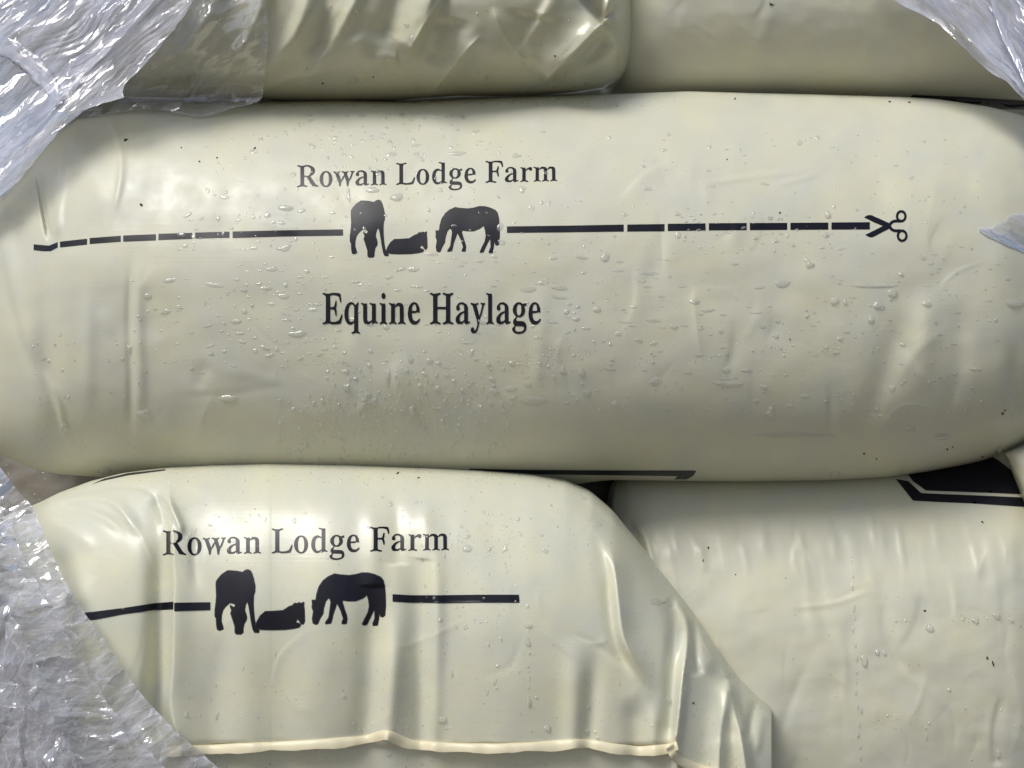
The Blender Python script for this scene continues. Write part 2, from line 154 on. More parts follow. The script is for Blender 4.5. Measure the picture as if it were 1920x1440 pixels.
class Bag:
    """a stuffed bag: cross-sections strung along the length, closed at both ends"""
    def __init__(s, x0, x1, top, bot, Yc, front, n=2.6, m=2.2, back=.30, relief=None, sig=10, n2=None):
        s.x0, s.x1 = x0, x1
        s.T = curve(top, sig); s.B = curve(bot, sig); s.Fr = curve(front, 14)
        s.n2 = n2 or n
        s.Yc, s.n, s.m, s.back, s.relief = Yc, n, m, back, relief
    def sec(s, px):
        t = s.T(px); b = s.B(px); return (t+b)/2, np.maximum((b-t)/2, 1.0), np.maximum(s.Yc-s.Fr(px), .002)
    def depth(s, px, py):
        """distance of the front skin at a photo coordinate (inf outside the outline)"""
        px = np.asarray(px, float); py = np.asarray(py, float)
        c, h, d = s.sec(px); q = (py-c)/h
        ok = (np.abs(q) < 1) & (px > s.x0) & (px < s.x1)
        e = np.power(np.clip(1-np.abs(q)**np.where(q > 0, s.n2, s.n), 0, 1), 1/s.m)
        Y = s.Yc-d*e
        if s.relief is not None: Y = Y-s.relief.at(px, py)*e**.7
        return np.where(ok, Y, np.inf)
    def normal(s, px, py):
        k = 3.0
        P = world(px, py, s.depth(px, py))
        A = world(px+k, py, s.depth(px+k, py)); B = world(px, py+k, s.depth(px, py+k))
        if not np.isfinite(P).all(): return np.array([0., -1, 0])
        if not np.isfinite(A).all(): A = P+np.array([.001, 0, 0])
        if not np.isfinite(B).all(): B = P+np.array([0, 0, -.001])
        n = np.cross(A-P, B-P); l = np.linalg.norm(n)
        n = n/l if l > 0 else np.array([0., -1, 0])
        return n if n[1] < 0 else -n
    def build(s, name, mat, dx=2.6, rows=400, back_rows=28):
        nx = int((s.x1-s.x0)/dx)+1
        px = np.linspace(s.x0, s.x1, nx)
        th_f = np.linspace(math.pi/2, -math.pi/2, rows)
        th_b = np.linspace(-math.pi/2, -3*math.pi/2, back_rows+2)[1:-1]
        th = np.r_[th_f, th_b]
        sg = np.sign(np.sin(th))*np.abs(np.sin(th))**(2/np.where(np.sin(th) > 0, s.n2, s.n))
        e = np.abs(np.cos(th))**(2/s.m); isb = np.cos(th) < -1e-9
        c, h, d = s.sec(px)
        PX = np.repeat(px[:, None], len(th), 1)
        PY = c[:, None]+h[:, None]*sg[None]
        endk = np.sqrt(np.clip(1-np.abs((px-(s.x0+s.x1)/2)/((s.x1-s.x0)/2))**8, 0, 1))
        Yf = s.Yc-d[:, None]*e[None]
        if s.relief is not None: Yf = Yf-s.relief.at(PX, PY)*e[None]**.7
        Yb = s.Yc+(s.back*endk)[:, None]*e[None]
        PYb = PY*s.Yc/Yb+CY*(1-s.Yc/Yb)               # the back keeps its real height
        PXb = PX*s.Yc/Yb+CX*(1-s.Yc/Yb)
        Y = np.where(isb[None], Yb, Yf)
        co = world(np.where(isb[None], PXb, PX), np.where(isb[None], PYb, PY), Y).reshape(-1, 3)
        m = len(th)
        i, j = np.meshgrid(np.arange(nx-1), np.arange(m), indexing='ij')
        j2 = (j+1) % m
        faces = np.stack([i*m+j, i*m+j2, (i+1)*m+j2, (i+1)*m+j], -1).reshape(-1, 4)
        uv = np.stack([PX, PY], -1).reshape(-1, 2)/1000.0
        # end caps as fans of quads to a centre vertex
        cents = []; extra = []
        for row in (0, nx-1):
            v = co[row*m:(row+1)*m].mean(0); cents.append(v); ci = nx*m+len(cents)-1
            for k in range(0, m-1, 2):
                a, b2, c2 = row*m+k, row*m+k+1, row*m+(k+2) % m
                extra.append((ci, a, b2, c2) if row else (ci, c2, b2, a))
        co = np.vstack([co, cents]); uv = np.vstack([uv, [[0, 0], [0, 0]]])
        faces = np.vstack([faces, np.array(extra)])
        s.loc = tuple(world((s.x0+s.x1)/2, float(s.B((s.x0+s.x1)/2)), s.Yc+.08))
        s.obj = mesh_object(name, co, faces, mat, s.loc, uv=uv)
        return s.obj

# ------------------------------------------------------------------ materials
def new_mat(name):
    m = bpy.data.materials.new(name); m.use_nodes = True
    nt = m.node_tree; nt.nodes.clear()
    return m, nt, nt.nodes.new, nt.links.new

def setv(node, **kw):
    for k, v in kw.items(): node.inputs[k.replace('_', ' ')].default_value = v

def bag_mat(name, col, rough, seed, crease=.25, sss=0.0):
    m, nt, N, L = new_mat(name)
    out = N('ShaderNodeOutputMaterial'); p = N('ShaderNodeBsdfPrincipled')
    tc = N('ShaderNodeUVMap')
    # base colour: cream polythene, with faint patchy reflections painted in as tint
    mp = N('ShaderNodeMapping'); L(tc.outputs[0], mp.inputs[0]); mp.inputs['Location'].default_value = (seed, seed*.7, 0)
    nz = N('ShaderNodeTexNoise'); setv(nz, Scale=9.0, Detail=4.0, Roughness=.6); L(mp.outputs[0], nz.inputs['Vector'])
    cr = N('ShaderNodeValToRGB'); L(nz.outputs[0], cr.inputs[0])
    cr.color_ramp.elements[0].position = .3; cr.color_ramp.elements[1].position = .7
    cr.color_ramp.elements[0].color = (col[0]*.93, col[1]*.95, col[2]*1.02, 1)
    cr.color_ramp.elements[1].color = (col[0]*1.05, col[1]*1.035, col[2]*.96, 1)
    L(cr.outputs[0], p.inputs['Base Color'])
    # gloss: patchy wetness
    nr = N('ShaderNodeTexNoise'); setv(nr, Scale=22.0, Detail=3.0); L(mp.outputs[0], nr.inputs['Vector'])
    mr = N('ShaderNodeMapRange'); L(nr.outputs[0], mr.inputs[0]); setv(mr, To_Min=rough*.75, To_Max=rough*1.3)
    mr.inputs['From Min'].default_value = .3; mr.inputs['From Max'].default_value = .7
    L(mr.outputs[0], p.inputs['Roughness']); p.inputs['IOR'].default_value = 1.5
    p.inputs['Subsurface Weight'].default_value = sss; p.inputs['Subsurface Radius'].default_value = (1, .72, .28); p.inputs['Subsurface Scale'].default_value = .010
    # drawn-film lines along the bag and soft dents
    mx = N('ShaderNodeMapping'); L(tc.outputs[0], mx.inputs[0]); mx.inputs['Scale'].default_value = (5, 230, 1)
    n1 = N('ShaderNodeTexNoise'); setv(n1, Scale=1.0, Detail=3.0); L(mx.outputs[0], n1.inputs['Vector'])
    n2 = N('ShaderNodeTexNoise'); setv(n2, Scale=16.0, Detail=2.0, Roughness=.45, Distortion=.5); L(mp.outputs[0], n2.inputs['Vector'])
    b1 = N('ShaderNodeBump'); setv(b1, Strength=.10, Distance=.0006); L(n1.outputs[0], b1.inputs['Height'])
    b2 = N('ShaderNodeBump'); setv(b2, Strength=crease, Distance=.004); L(n2.outputs[0], b2.inputs['Height']); L(b1.outputs[0], b2.inputs['Normal'])
    L(b2.outputs[0], p.inputs['Normal'])
    L(p.outputs[0], out.inputs[0])
    return m

def plain_mat(name, col, rough, spec=.5, noise=None):
    m, nt, N, L = new_mat(name)
    out = N('ShaderNodeOutputMaterial'); p = N('ShaderNodeBsdfPrincipled')
    setv(p, Base_Color=(*col, 1), Roughness=rough); p.inputs['Specular IOR Level'].default_value = spec
    if noise:
        tc = N('ShaderNodeTexCoord'); nz = N('ShaderNodeTexNoise'); setv(nz, Scale=noise[0], Detail=5.0); L(tc.outputs['Object'], nz.inputs['Vector'])
        mr = N('ShaderNodeMix'); mr.data_type = 'RGBA'; L(nz.outputs[0], mr.inputs[0])
        mr.inputs[6].default_value = (*[c*(1-noise[1]) for c in col], 1); mr.inputs[7].default_value = (*[c*(1+noise[1]) for c in col], 1)
        L(mr.outputs[2], p.inputs['Base Color'])
        b = N('ShaderNodeBump'); setv(b, Strength=.3, Distance=.003); L(nz.outputs[0], b.inputs['Height']); L(b.outputs[0], p.inputs['Normal'])
    L(p.outputs[0], out.inputs[0])
    return m

def water_mat():
    m, nt, N, L = new_mat('water')
    out = N('ShaderNodeOutputMaterial'); g = N('ShaderNodeBsdfPrincipled')
    setv(g, Base_Color=(1, 1, 1, 1), Roughness=.03, IOR=1.33); g.inputs['Transmission Weight'].default_value = 1.0
    t = N('ShaderNodeBsdfTransparent'); t.inputs[0].default_value = (.985, .985, .985, 1)
    gl = N('ShaderNodeBsdfGlossy'); gl.inputs['Roughness'].default_value = .04
    lw = N('ShaderNodeLayerWeight'); lw.inputs[0].default_value = .5
    pw = N('ShaderNodeMath'); pw.operation = 'POWER'; L(lw.outputs['Facing'], pw.inputs[0]); pw.inputs[1].default_value = 3.5
    fr = N('ShaderNodeMath'); fr.operation = 'MULTIPLY_ADD'; fr.use_clamp = True; L(pw.outputs[0], fr.inputs[0]); fr.inputs[1].default_value = .75; fr.inputs[2].default_value = .06
    ge = N('ShaderNodeNewGeometry'); iv = N('ShaderNodeMath'); iv.operation = 'SUBTRACT'; iv.inputs[0].default_value = 1; L(ge.outputs['Backfacing'], iv.inputs[1])
    f3 = N('ShaderNodeMath'); f3.operation = 'MULTIPLY'; L(fr.outputs[0], f3.inputs[0]); L(iv.outputs[0], f3.inputs[1])
    m1 = N('ShaderNodeMixShader'); L(f3.outputs[0], m1.inputs[0]); L(t.outputs[0], m1.inputs[1]); L(gl.outputs[0], m1.inputs[2])
    m2 = N('ShaderNodeMixShader'); m2.inputs[0].default_value = .42; L(m1.outputs[0], m2.inputs[1]); L(g.outputs[0], m2.inputs[2])
    df = N('ShaderNodeBsdfPrincipled'); setv(df, Base_Color=(.84, .85, .80, 1), Roughness=.05, IOR=1.4)  # whitish body paints in the light a drop would focus
    m3 = N('ShaderNodeMixShader'); m3.inputs[0].default_value = .19; L(m2.outputs[0], m3.inputs[1]); L(df.outputs[0], m3.inputs[2])
    L(m3.outputs[0], out.inputs[0]); return m

def film_mat(name, haze_lo, haze_hi, seed, fib=(6, 60), ramp=(.42, .72), cell=(16, 70), facet=.8, crease=.4):
    """clear stretch film: see-through, glossy, crumpled into little facets, milky along its stretch marks"""
    m, nt, N, L = new_mat(name)
    def math_(op, a, b=None, c=None, clamp=False):
        n = N('ShaderNodeMath'); n.operation = op; n.use_clamp = clamp
        for k, v in enumerate((a, b, c)):
            if v is None: continue
            if isinstance(v, (int, float)): n.inputs[k].default_value = v
            else: L(v, n.inputs[k])
        return n.outputs[0]
    def vec(op, a, b=None, s=None):
        n = N('ShaderNodeVectorMath'); n.operation = op; L(a, n.inputs[0])
        if b is not None:
            if isinstance(b, tuple): n.inputs[1].default_value = b
            else: L(b, n.inputs[1])
        if s is not None: n.inputs['Scale'].default_value = s
        return n.outputs[0]
    out = N('ShaderNodeOutputMaterial'); tc = N('ShaderNodeUVMap')
    mp = N('ShaderNodeMapping'); L(tc.outputs[0], mp.inputs[0]); mp.inputs['Location'].default_value = (seed*1.7, seed*.9, 0)
    mf = N('ShaderNodeMapping'); L(mp.outputs[0], mf.inputs[0]); mf.inputs['Scale'].default_value = (fib[0], fib[1], 1)
    nf = N('ShaderNodeTexNoise'); setv(nf, Scale=1.0, Detail=5.0, Roughness=.6, Distortion=.6); L(mf.outputs[0], nf.inputs['Vector'])
    nb = N('ShaderNodeTexNoise'); setv(nb, Scale=11.0, Detail=3.0); L(mp.outputs[0], nb.inputs['Vector'])
    hz0 = math_('ADD', math_('MULTIPLY', nf.outputs[0], .55), math_('MULTIPLY', nb.outputs[0], .45))
    mr = N('ShaderNodeMapRange'); L(hz0, mr.inputs[0]); setv(mr, To_Min=haze_lo, To_Max=haze_hi)
    mr.inputs['From Min'].default_value = ramp[0]; mr.inputs['From Max'].default_value = ramp[1]
    # crumple facets: two sizes of irregular cells, each tilted its own way
    wn = N('ShaderNodeTexNoise'); setv(wn, Scale=26.0, Detail=3.0); L(mp.outputs[0], wn.inputs['Vector'])
    wv = vec('ADD', mp.outputs[0], vec('SCALE', vec('SUBTRACT', wn.outputs['Color'], (.5, .5, .5)), s=.030))
    def cells(sx, sy, feature):
        q = N('ShaderNodeMapping'); L(wv, q.inputs[0]); q.inputs['Scale'].default_value = (sx, sy, 1)
        v = N('ShaderNodeTexVoronoi'); v.feature = feature; v.voronoi_dimensions = '2D'; setv(v, Scale=1.0); L(q.outputs[0], v.inputs['Vector']); return v
    v1 = cells(cell[0], cell[1], 'F1'); v2 = cells(cell[0]*2.6, cell[1]*2.2, 'F1')
    vo = N('ShaderNodeTexNoise'); setv(vo, Scale=1.0, Detail=3.0, Roughness=.6, Distortion=.8)
    mv = N('ShaderNodeMapping'); L(mp.outputs[0], mv.inputs[0]); mv.inputs['Scale'].default_value = (cell[0]*.7, cell[1], 1); L(mv.outputs[0], vo.inputs['Vector'])
    bp = N('ShaderNodeBump'); setv(bp, Strength=.35, Distance=.003); L(vo.outputs[0], bp.inputs['Height'])
    n1 = vec('ADD', bp.outputs[0], vec('SCALE', vec('SUBTRACT', v1.outputs['Color'], (.5, .5, .5)), s=facet))
    nn = vec('NORMALIZE', vec('ADD', n1, vec('SCALE', vec('SUBTRACT', v2.outputs['Color'], (.5, .5, .5)), s=facet*.6)))
    e1 = cells(cell[0]*.8, cell[1]*.7, 'DISTANCE_TO_EDGE')
    line = math_('MULTIPLY', math_('SUBTRACT', 1.0, math_('MULTIPLY', e1.outputs['Distance'], 14.0), clamp=True), crease)
    at = N('ShaderNodeAttribute'); at.attribute_name = 'thickness'
    hz = math_('MULTIPLY', math_('ADD', mr.outputs[0], math_('MULTIPLY', line, math_('ADD', mr.outputs[0], .15))), at.outputs['Fac'], clamp=True)
    tr = N('ShaderNodeBsdfTransparent'); tr.inputs[0].default_value = (.965, .97, .98, 1)
    gl = N('ShaderNodeBsdfGlossy'); gl.inputs['Roughness'].default_value = .09; gl.inputs['Color'].default_value = (.96, .97, 1, 1); L(nn, gl.inputs['Normal'])
    df = N('ShaderNodeBsdfDiffuse'); df.inputs['Color'].default_value = (.86, .87, .96, 1); L(bp.outputs[0], df.inputs['Normal'])
    tl = N('ShaderNodeBsdfTranslucent'); tl.inputs['Color'].default_value = (.86, .87, .96, 1)
    md = N('ShaderNodeMixShader'); md.inputs[0].default_value = .4; L(df.outputs[0], md.inputs[1]); L(tl.outputs[0], md.inputs[2])
    m1 = N('ShaderNodeMixShader'); L(hz, m1.inputs[0]); L(tr.outputs[0], m1.inputs[1]); L(md.outputs[0], m1.inputs[2])
    lw = N('ShaderNodeLayerWeight'); lw.inputs[0].default_value = .5; L(nn, lw.inputs['Normal'])
    f2 = math_('MULTIPLY_ADD', math_('POWER', lw.outputs['Facing'], 2.5), .7, .13, clamp=True)
    m2 = N('ShaderNodeMixShader'); L(f2, m2.inputs[0]); L(m1.outputs[0], m2.inputs[1]); L(gl.outputs[0], m2.inputs[2])
    L(m2.outputs[0], out.inputs[0])
    return m

CREAM = (.625, .615, .487)
M_main = bag_mat('cream_polythene_taut', CREAM, .43, 1.3, .09, .06)
M_fold = bag_mat('cream_polythene_slack', (.64, .632, .495), .31, 4.1, .06, .10)
M_side = bag_mat('cream_polythene_smooth', CREAM, .38, 7.7, .12)
M_up = bag_mat('cream_polythene_glossy', (.61, .60, .455), .19, 9.2, .05, .10)
M_seam = plain_mat('welded_seam', (.72, .66, .46), .42)
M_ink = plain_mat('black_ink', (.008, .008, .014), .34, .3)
M_ghost = plain_mat('worn_ink', (.05, .05, .055), .35, .4)
M_seed = plain_mat('dry_chaff', (.03, .022, .015), .7)
M_water = water_mat()
M_ground = plain_mat('wet_earth', (.14, .12, .09), .5, .5, (6.0, .3))

# ------------------------------------------------------------------ the bags
# middle bag
R = Relief(-140, 150, 2080, 930)
R.add(.0012*fbm(R.X/260, R.Y/190, 3, 1)+.0003*fbm(R.X/90, R.Y/120, 2, 5))
R.fold([(247, 450), (243, 600), (246, 720), (242, 850)], 8, -.0014, 'r', (.3, .2))
R.fold([(262, 470), (258, 600), (262, 720), (258, 830)], 12, .0016, 'r', (.3, .3))
R.fold([(120, 250), (100, 380), (88, 480), (90, 600), (104, 730), (140, 860)], 24, -.0040, 'r', (.15, .25))
R.fold([(66, 308), (78, 380), (93, 458)], 7, -.005, 's', (.2, .2), w2=3)
R.fold([(116, 250), (108, 350), (101, 455)], 5, .0022, 'r', (.2, .15))
R.fold([(40, 340), (35, 380), (20, 440)], 22, .0025, 'r', (.3, .4))
R.fold([(-10, 520), (40, 680), (85, 800), (110, 870)], 26, .004, 'r', (.3, .3))
R.fold([(160, 500), (165, 600), (162, 800)], 16, .0016, 'r', (.3, .3))
R.fold([(140, 215), (190, 300), (215, 380)], 20, -.003, 'r', (.3, .5))
R.fold([(215, 230), (195, 330), (170, 430)], 30, .003, 'r', (.3, .5))
R.fold([(150, 215), (128, 300), (112, 380), (108, 455)], 9, .0030, 's', (.2, .15), w2=5)
R.fold([(60, 300), (45, 400), (30, 520)], 16, -.0040, 'r', (.3, .3))
R.fold([(0, 420), (30, 560), (70, 700)], 20, .0035, 's', (.3, .3), w2=10)
R.fold([(190, 200), (220, 260), (225, 330), (205, 430)], 9, .0020, 's', (.2, .4), w2=5)
R.fold([(80, 690), (110, 760), (125, 850)], 9, .0022, 's', (.3, .3), w2=5)
R.fold([(390, 690), (470, 702), (550, 722)], 12, .0005, 'r', (.4, .3))
R.fold([(370, 735), (380, 700), (400, 680)], 14, -.0009, 'r', (.3, .3))
R.fold([(300, 745), (420, 740), (545, 722)], 8, -.0003, 'r', (.4, .2))
R.fold([(1700, 560), (1672, 660), (1640, 760), (1610, 860)], 26, -.0026, 'r', (.3, .4))
R.fold([(1740, 540), (1735, 650), (1720, 760)], 24, .0026, 'r', (.3, .4))
R.fold([(1790, 560), (1800, 680), (1770, 800)], 22, -.002, 'r', (.3, .4))
R.fold([(1390, 720), (1500, 670), (1640, 590)], 26, .0004, 'r', (.4, .4))
R.fold([(1300, 550), (1310, 640), (1325, 700)], 9, .001, 'c', (.05, .5))
R.fold([(1297, 553), (1360, 545), (1420, 550)], 5, .0007, 'c', (.05, .5))
R.fold([(1895, 640), (1905, 740), (1915, 850)], 14, -.003, 'r', (.3, .2))
R.fold([(1450, 350), (1500, 335), (1545, 325)], 6, .0006, 'r', (.3, .3))
R.fold([(1290, 350), (1420, 330), (1540, 320)], 6, .0007, 'r', (.3, .3))
R.fold([(1560, 280), (1640, 330), (1655, 420)], 24, -.0012, 'r', (.4, .4))
R.fold([(1020, 520), (1010, 680), (1000, 760)], 14, .0008, 'r', (.3, .3))
R.fold([(270, 320), (330, 350), (400, 350)], 30, -.0014, 'r', (.4, .4))
R.scatter(60, (150, 230, 1900, 860), (60, 210), (9, 24), (.0003, .0010), (math.pi/2, .55), 11)
R.scatter(34, (150, 230, 1900, 860), (60, 190), (4, 8), (.0001, .00035), None, 12)
main = Bag(-120, 2050,
           [(-120, 520), (-100, 450), (-60, 370), (0, 305), (50, 262), (100, 232), (150, 207), (200, 195), (260, 191), (340, 191), (480, 190), (640, 187), (770, 190), (900, 183), (1010, 179), (1130, 177), (1290, 171), (1400, 174), (1500, 176), (1600, 179), (1700, 182), (1760, 186), (1800, 192), (1850, 199), (1920, 216), (1980, 260), (2030, 380), (2050, 480)],
           [(-120, 700), (-100, 770), (-60, 826), (0, 853), (60, 878), (110, 889), (160, 893), (240, 896), (300, 904), (400, 918), (600, 926), (900, 924), (1040, 913), (1140, 900), (1300, 902), (1400, 903), (1560, 901), (1660, 895), (1740, 884), (1800, 873), (1850, 862), (1920, 834), (1980, 790), (2030, 700), (2050, 600)],
           .725, [(-120, .70), (-60, .676), (0, .643), (60, .621), (110, .611), (200, .603), (400, .598), (960, .594), (1500, .595), (1750, .598), (1880, .604), (1950, .618), (2010, .650), (2050, .695)],
           n=2.05, n2=3.1, m=2.0, back=.26, relief=R, sig=9)
main.build('haylage_bag', M_main, 2.4, 420)
tag(main.obj, 'full width cream middle bag printed Equine Haylage under a dashed cutting line', 'bag', 'cream printed bags of haylage stacked in the wrap')

# lower left bag with pleats, a welded seam and a folded gusset
R = Relief(-140, 840, 1480, 1760)
R.add(.0012*fbm(R.X/170, R.Y/330, 3, 21))
R.fold([(316, 905), (321, 980), (326, 1060), (326, 1140), (324, 1250), (320, 1330), (346, 1420), (372, 1500)], 42, .0095, 'z', (.08, .05), w2=10)
R.fold([(296, 1000), (300, 1100), (298, 1250), (292, 1400)], 22, -.0075, 'r', (.25, .1))
R.fold([(370, 980), (365, 1050), (372, 1120)], 12, -.002, 'r', (.3, .4))
for (xa, ya, xb, yb, w, a) in [(700, 1040, 688, 1400, 30, -.0060), (738, 1120, 722, 1400, 22, .0056), (774, 970, 797, 1400, 30, -.0066), (814, 930, 810, 1400, 17, .0050),
                               (940, 1000, 950, 1400, 90, .0050), (620, 890, 590, 1400, 60, .0050), (470, 900, 455, 1400, 56, .0050),
                               (693, 920, 700, 1100, 18, .0022), (735, 900, 745, 1060, 16, -.0020), (800, 910, 792, 1050, 14, .0018),
                               (1112, 1200, 1100, 1402, 18, -.0040), (1070, 1180, 1076, 1402, 22, .0036), (1180, 1300, 1192, 1402, 20, -.0036), (1222, 1310, 1226, 1402, 13, .0026), (410, 1150, 405, 1400, 30, -.0026)]:
    R.fold([(xa, ya), ((xa+xb)/2+4, (ya+yb)/2), (xb, yb)], w, a, 'r', (.5, .02))
# long bright fold on the right
R.fold([(1118, 985), (1150, 1060), (1158, 1130), (1168, 1200), (1205, 1265), (1235, 1300)], 26, .0070, 's', (.25, .3), w2=10)
R.fold([(1140, 1060), (1143, 1130), (1158, 1210), (1195, 1275)], 12, -.0035, 'r', (.3, .3))
R.fold([(1050, 1190), (1110, 1205), (1180, 1255)], 8, -.0008, 'r', (.3, .3))
R.fold([(1060, 1185), (1105, 1207), (1150, 1200)], 5, .0007, 'c', (.3, .3))
# shoulder crease that runs with the outline
R.fold([(1070, 925), (1120, 965), (1190, 1020), (1240, 1080), (1270, 1120)], 9, -.0022, 's', (.2, .2), w2=16)
R.fold([(1090, 925), (1150, 975), (1225, 1055), (1280, 1135)], 7, .0018, 'r', (.3, .2))
# gusset edge
R.fold([(1266, 1118), (1288, 1165), (1289, 1205), (1280, 1265), (1274, 1330), (1266, 1400), (1262, 1470)], 8, .0060, 'r', (.05, .05))
R.fold([(1254, 1122), (1264, 1165), (1262, 1230), (1258, 1300), (1252, 1390)], 12, -.0055, 'r', (.1, .1))
R.fold([(1250, 1120), (1258, 1130), (1262, 1145)], 8, -.003, 'r', (.3, .3))
R.fold([(1297, 1150), (1302, 1200), (1304, 1240), (1310, 1268)], 9, -.0075, 'r', (.3, .08))
R.fold([(1325, 1160), (1330, 1220), (1332, 1270)], 14, .0045, 'r', (.3, .3))
R.fold([(1364, 1270), (1360, 1320), (1352, 1380), (1348, 1480)], 11, .0065, 's', (.12, .05), w2=24)
R.fold([(1364, 1272), (1376, 1330), (1390, 1390), (1402, 1480)], 12, .0080, 's', (.12, .05), w2=14)
R.fold([(1312, 1145), (1345, 1215), (1366, 1278), (1385, 1330), (1400, 1390)], 7, .0035, 'z', (.1, .1), w2=12)
R.fold([(1364, 1270), (1359, 1320), (1350, 1390), (1346, 1480)], 6, .0022, 'c', (.05, .05))
R.fold([(1365, 1272), (1377, 1330), (1391, 1390), (1404, 1480)], 6, .0028, 'c', (.05, .05))
R.fold([(1266, 1118), (1288, 1165), (1290, 1205), (1281, 1265), (1274, 1330), (1266, 1392)], 5, .0035, 'c', (.05, .05))
R.fold([(1306, 1150), (1318, 1200), (1345, 1245), (1366, 1276)], 5, .0028, 'c', (.1, .1))
R.fold([(1140, 1010), (1153, 1070), (1160, 1130), (1171, 1200), (1205, 1262)], 6, .0030, 'c', (.25, .25))
R.fold([(1418, 1310), (1408, 1350), (1400, 1395)], 8, -.004, 'r', (.2, .3))
R.fold([(1432, 1330), (1425, 1370), (1418, 1420)], 8, .002, 'r', (.2, .3))
# fan of pleats from the top left corner
R.fold([(120, 935), (180, 918), (260, 915), (320, 950)], 8, -.0020, 's', (.2, .3), w2=4)
R.fold([(75, 950), (150, 935), (215, 945), (262, 1010)], 12, .0034, 's', (.15, .2), w2=6)
R.fold([(105, 960), (150, 955), (205, 975), (240, 1010)], 10, -.0030, 'r', (.2, .3))
R.fold([(300, 918), (318, 945), (336, 985), (342, 1010)], 8, .0050, 's', (.25, .25), w2=5)
R.fold([(285, 925), (305, 960), (318, 1000)], 9, -.0036, 'r', (.3, .3))
R.fold([(225, 905), (300, 900), (380, 915), (420, 950)], 14, .0016, 'r', (.3, .3))
R.fold([(80, 975), (130, 990), (180, 1040)], 14, .0022, 'r', (.2, .4))
R.fold([(70, 1050), (140, 1120), (210, 1240), (300, 1340)], 40, .004, 'r', (.3, .3))
R.add(-.0060*sstep(1393, 1402, R.Y)*sstep(330, 420, R.X)*(1-sstep(1262, 1272, R.X)))
R.scatter(26, (80, 900, 1240, 1380), (50, 200), (4, 12), (.00015, .0005), (math.pi/2, .5), 31)
lowl = Bag(-110, 1447,
           [(-110, 1100), (-60, 1010), (0, 972), (40, 955), (70, 944), (110, 924), (170, 902), (230, 887), (300, 879), (400, 873), (500, 870), (640, 872), (800, 878), (900, 883), (1000, 892), (1060, 903), (1110, 924), (1150, 958), (1200, 1020), (1250, 1085), (1275, 1116), (1310, 1162), (1350, 1222), (1385, 1272), (1420, 1306), (1440, 1321), (1447, 1330)],
           [(-110, 1500), (-60, 1640), (0, 1710), (100, 1730), (700, 1735), (1200, 1735), (1447, 1700)],
           .645, [(-110, .63), (-60, .60), (0, .577), (60, .565), (160, .558), (320, .555), (700, .551), (1000, .552), (1200, .555), (1255, .557), (1275, .558), (1300, .563), (1340, .569), (1400, .576), (1447, .588)],
           n=2.4, m=2.0, back=.24, relief=R, sig=5)
lowl.build('haylage_bag', M_fold, 2.2, 420)
tag(lowl.obj, 'slack cream lower left bag with pleats, welded seam and a folded corner', 'bag', 'cream printed bags of haylage stacked in the wrap')

# lower right bag, behind the folded corner
R = Relief(1100, 840, 2080, 1760)
R.add(.0010*fbm(R.X/150, R.Y/120, 3, 41)+.0004*fbm(R.X/70, R.Y/130, 2, 45))
R.fold([(1180, 980), (1205, 1000), (1218, 1040), (1228, 1080)], 9, .0045, 's', (.3, .3), w2=6)
R.fold([(1172, 965), (1190, 1000), (1205, 1050)], 8, -.0035, 'r', (.3, .3))
R.fold([(1310, 1015), (1316, 1050), (1320, 1080)], 9, .0016, 's', (.3, .3), w2=5)
R.fold([(1470, 1140), (1560, 1132), (1640, 1105)], 5, .0006, 'r', (.3, .3))
R.fold([(1715, 1260), (1760, 1310), (1790, 1345)], 8, .0008, 'r', (.3, .3))
R.fold([(1880, 1300), (1865, 1370), (1868, 1440)], 16, -.0016, 's', (.2, .1), w2=7)
rr_ = np.random.default_rng(77)
for x in np.arange(1215, 1915, 34):
    x0 = x+rr_.uniform(-12, 12); y0 = rr_.uniform(945, 1010); l = rr_.uniform(60, 190)
    R.fold([(x0, y0), (x0+l*.10+rr_.uniform(-6, 6), y0+l*.5), (x0+l*.16, y0+l)], rr_.uniform(6, 14), rr_.uniform(.0002, .0013), rr_.choice(['s', 'r']), (.3, .5), w2=rr_.uniform(4, 9))
R.scatter(60, (1190, 960, 1920, 1440), (60, 200), (9, 22), (.0003, .0012), (math.pi/2-.15, .35), 47)
R.scatter(30, (1190, 960, 1920, 1440), (40, 160), (3, 7), (.0001, .0003), None, 48)
lowr = Bag(1138, 2080,
           [(1138, 1030), (1142, 940), (1150, 905), (1180, 886), (1260, 880), (1500, 872), (1700, 866), (1800, 848), (1900, 808), (2000, 795), (2080, 830)],
           [(1138, 1500), (1160, 1690), (1300, 1740), (1900, 1745), (2080, 1730)],
           .775, [(1138, .735), (1150, .715), (1165, .700), (1185, .688), (1220, .666), (1400, .650), (1700, .641), (1900, .645), (2080, .67)],
           n=2.4, m=2.0, back=.22, relief=R, sig=4)
lowr.build('haylage_bag', M_side, 2.4, 400)
tag(lowr.obj, 'smooth unlettered cream bag at lower right with a black band along its top corner', 'bag', 'cream printed bags of haylage stacked in the wrap')

